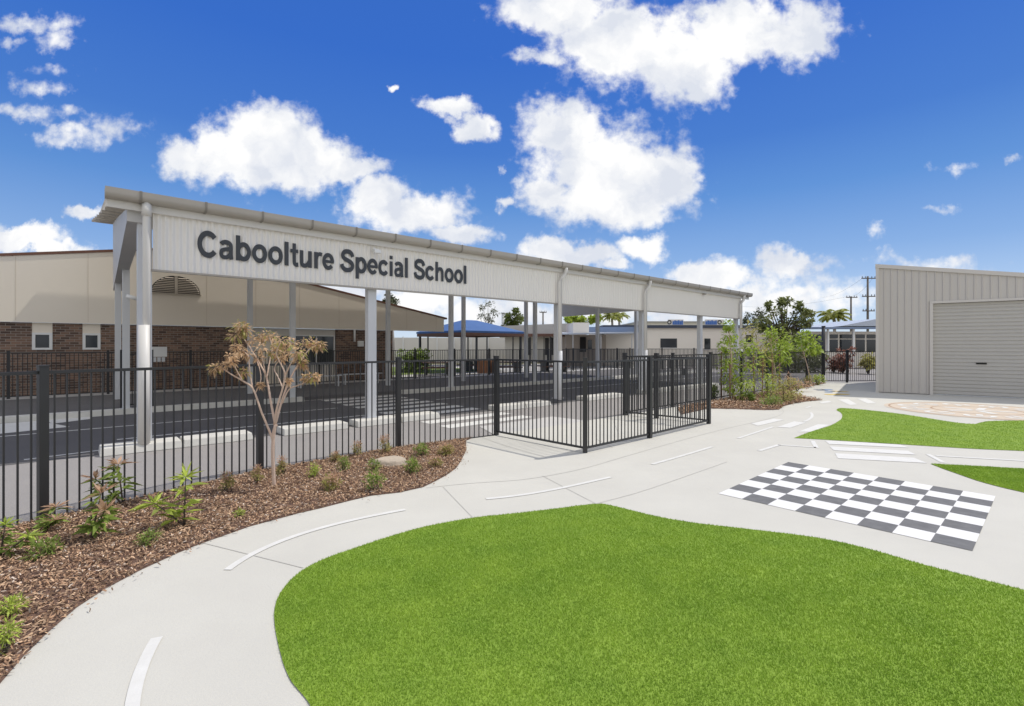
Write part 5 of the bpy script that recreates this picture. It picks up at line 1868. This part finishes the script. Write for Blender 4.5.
# right-hand blue roofed building
Z = 40
o = thing('blue_roofed_building', ((850 - CX) / F * Z, Z, 0), 'low school building with a pale blue metal roof, left of the shed', 'building')
x0, x1 = (805 - CX) / F * Z, (925 - CX) / F * Z
wall_box(MB(), 806, 925, Z, 0, zz(331.5, Z), 8).build('wall', M['cream2'], o)
b = MB()
e0, e1 = zz(329.2, Z), zz(327.5, Z)
b.hexa([(x0 - .6, Z - 1.2, e0), (x1, Z - 1.2, e0), (x1, Z + 9, e0 + .3), (x0 - .6, Z + 9, e0 + .3)],
       [(x0 - .6, Z - 1.2, e1), (x1, Z - 1.2, e1), (x1, Z + 5, zz(322.5, Z)), (x0 + 1.5, Z + 5, zz(323.0, Z))])
b.build('roof', M['pale_roof'], o)
b = MB()
xr = (867 - CX) / F * Z
b.prism([(xr - 3.0, Z - 1.25, e1 + .06), (xr + 3.0, Z - 1.25, e1 + .06), (xr, Z - 1.25, zz(319.5, Z))], (0, 6, 0))
b.build('roof_gable', M['pale_roof'], o)
wall_box(MB(), 803, 925, Z - 1.32, e0 - .02, e0 + .12, .1).build('gutter', M['blue_roof'], o)
for a, c in ((809, 815), (816, 822), (830, 838), (840, 852), (856, 865), (867, 877)):
    w = panel(a, c, 334.5, 338.5, Z, .05).build('window', M['glass'], o)
    panel(a, c, 339.5, 352, Z, .05).build('pane', M['glass'], w)
for px in (828.5, 854):
    wall_box(MB(), px - .8, px + .8, Z - .9, 0, e0 - .02, .15).build('column', M['white'], o)
# dark shade-sail post
x, y = (823.5 - CX) / F * 30, 30
pt = thing('shade_post', (x, y, 0), 'thick dark steel post standing in the garden beyond the side gate', 'post')
MB().tube([(x, y, 0), (x, y, zz(326.5, 30))], .10, 14).build('shaft', M['dark_post'], pt, smooth=True)
MB().tube([(x, y, zz(326.4, 30)), (x, y, zz(325.9, 30))], .12, 14).build('cap', M['dark_post'], pt, smooth=True)

# garden in front of it
tag(sheet('garden_strip', [g(752, 362.5), g(835, 363), g(900, 362), (30, 39), (16, 39)], -0.004, mat('garden_soil', (.22, .14, .10), 1, (.16, .10, .07), 3, .7)), kind='structure')


def far_bush(px, py, Z, w, h, m, label, n=40, name='garden_shrub', L_=.24, W_=.11):
    x = (px - CX) / F * Z
    k = Z / F
    cs_ = [(x + RNG.normal(0, .26) * w * k, Z + RNG.normal(0, .3), .15 + abs(RNG.normal(.5, .24)) * h * k, w * k * .17) for _ in range(13)]
    return plant(name, (x, Z, 0), label, 'shrub', [[(x, Z, 0), c[:3]] for c in cs_[:6]], [[.04, .02]] * 6, cs_, n, L_, W_, m, 'bark_dark', None, .3, .6, stem_name='stem', leaf_name='leaves')


far_bush(843, 358, 32, 17, 24, 'leaf_red', 'red brown leafed shrub in front of the blue roofed building')
far_bush(868, 358, 31, 13, 17, 'leaf_olive', 'pale green shrub beside the shed corner beyond the gate')
far_bush(834, 358, 33, 12, 14, 'leaf_red', 'lower dark red shrub next to the thick dark post')
far_bush(771, 358, 34, 14, 24, 'leaf_red', 'dark red shrub under the big dark tree')
hd = thing('hedge', ((795 - CX) / F * 33, 33, 0), 'dark green hedge across the road under the big tree', 'hedge')
cs_ = [((px - CX) / F * 33, 33 + RNG.normal(0, .25), z, .36) for px in np.arange(758, 824, 3.5) for z in (.3, .75, 1.15)]
MB().tube([((795 - CX) / F * 33, 33, 0), ((795 - CX) / F * 33, 33, 1)], .05, 6).build('stem', M['bark_dark'], hd)
v, f = blob_leaves(cs_, 50, .2, .1)
raw_mesh('leaves', v, f, M['leaf_dark'], hd)

# power poles
def pole(px, Z, top_py, arms, label):
    x = (px - CX) / F * Z
    zt = zz(top_py, Z)
    o = thing('power_pole', (x, Z, 0), label, 'power pole', 'power poles on the skyline')
    MB().tube([(x, Z, -.1), (x, Z, zt)], [.19, .13], 9).build('shaft', M['pole_wood'], o, smooth=True)
    for py, hw in arms:
        z = zz(py, Z)
        MB().box((x, Z - .2, z), (hw * 2 * Z / F, .12, .14)).build('crossarm', M['pole_wood'], o)
        for q in (-.9, -.45, .45, .9):
            MB().tube([(x + q * hw * Z / F, Z - .2, z + .07), (x + q * hw * Z / F, Z - .2, z + .3)], .06, 6).build('insulator', M['grey_paint'], o)
    return o


pole(867.7, 75, 276.3, ((278.5, 7), (296.5, 6.5), (311, 6)), 'tall dark power pole with three crossarms beside the shed')
pole(851, 85, 296.3, ((297.5, 5.5),), 'thinner power pole with one crossarm, left of the tall one')
pole(543, 90, 311.5, ((312.5, 3.5),), 'small distant power pole above the low pale building')
# wires between the two right-hand poles and beyond
for q, (a, c) in enumerate(((at(867.7 - 5, 278, 75), at(820, 297, 140)), (at(867.7 + 5, 278, 75), at(845, 297, 85)), (at(846, 297, 85), at(740, 306, 150)))):
    pts = [tuple(a[i] + (c[i] - a[i]) * t - (0.9 * 4 * t * (1 - t) if i == 2 else 0) for i in range(3)) for t in np.linspace(0, 1, 14)]
    o = MB().tube(pts, .013, 5).build('power_line', M['dark_post'])
    tag(o, ('power line from the tall pole, sloping down to the left', 'power line joining the two poles beside the shed', 'power line running left from the thinner pole above the trees')[q], 'power line')
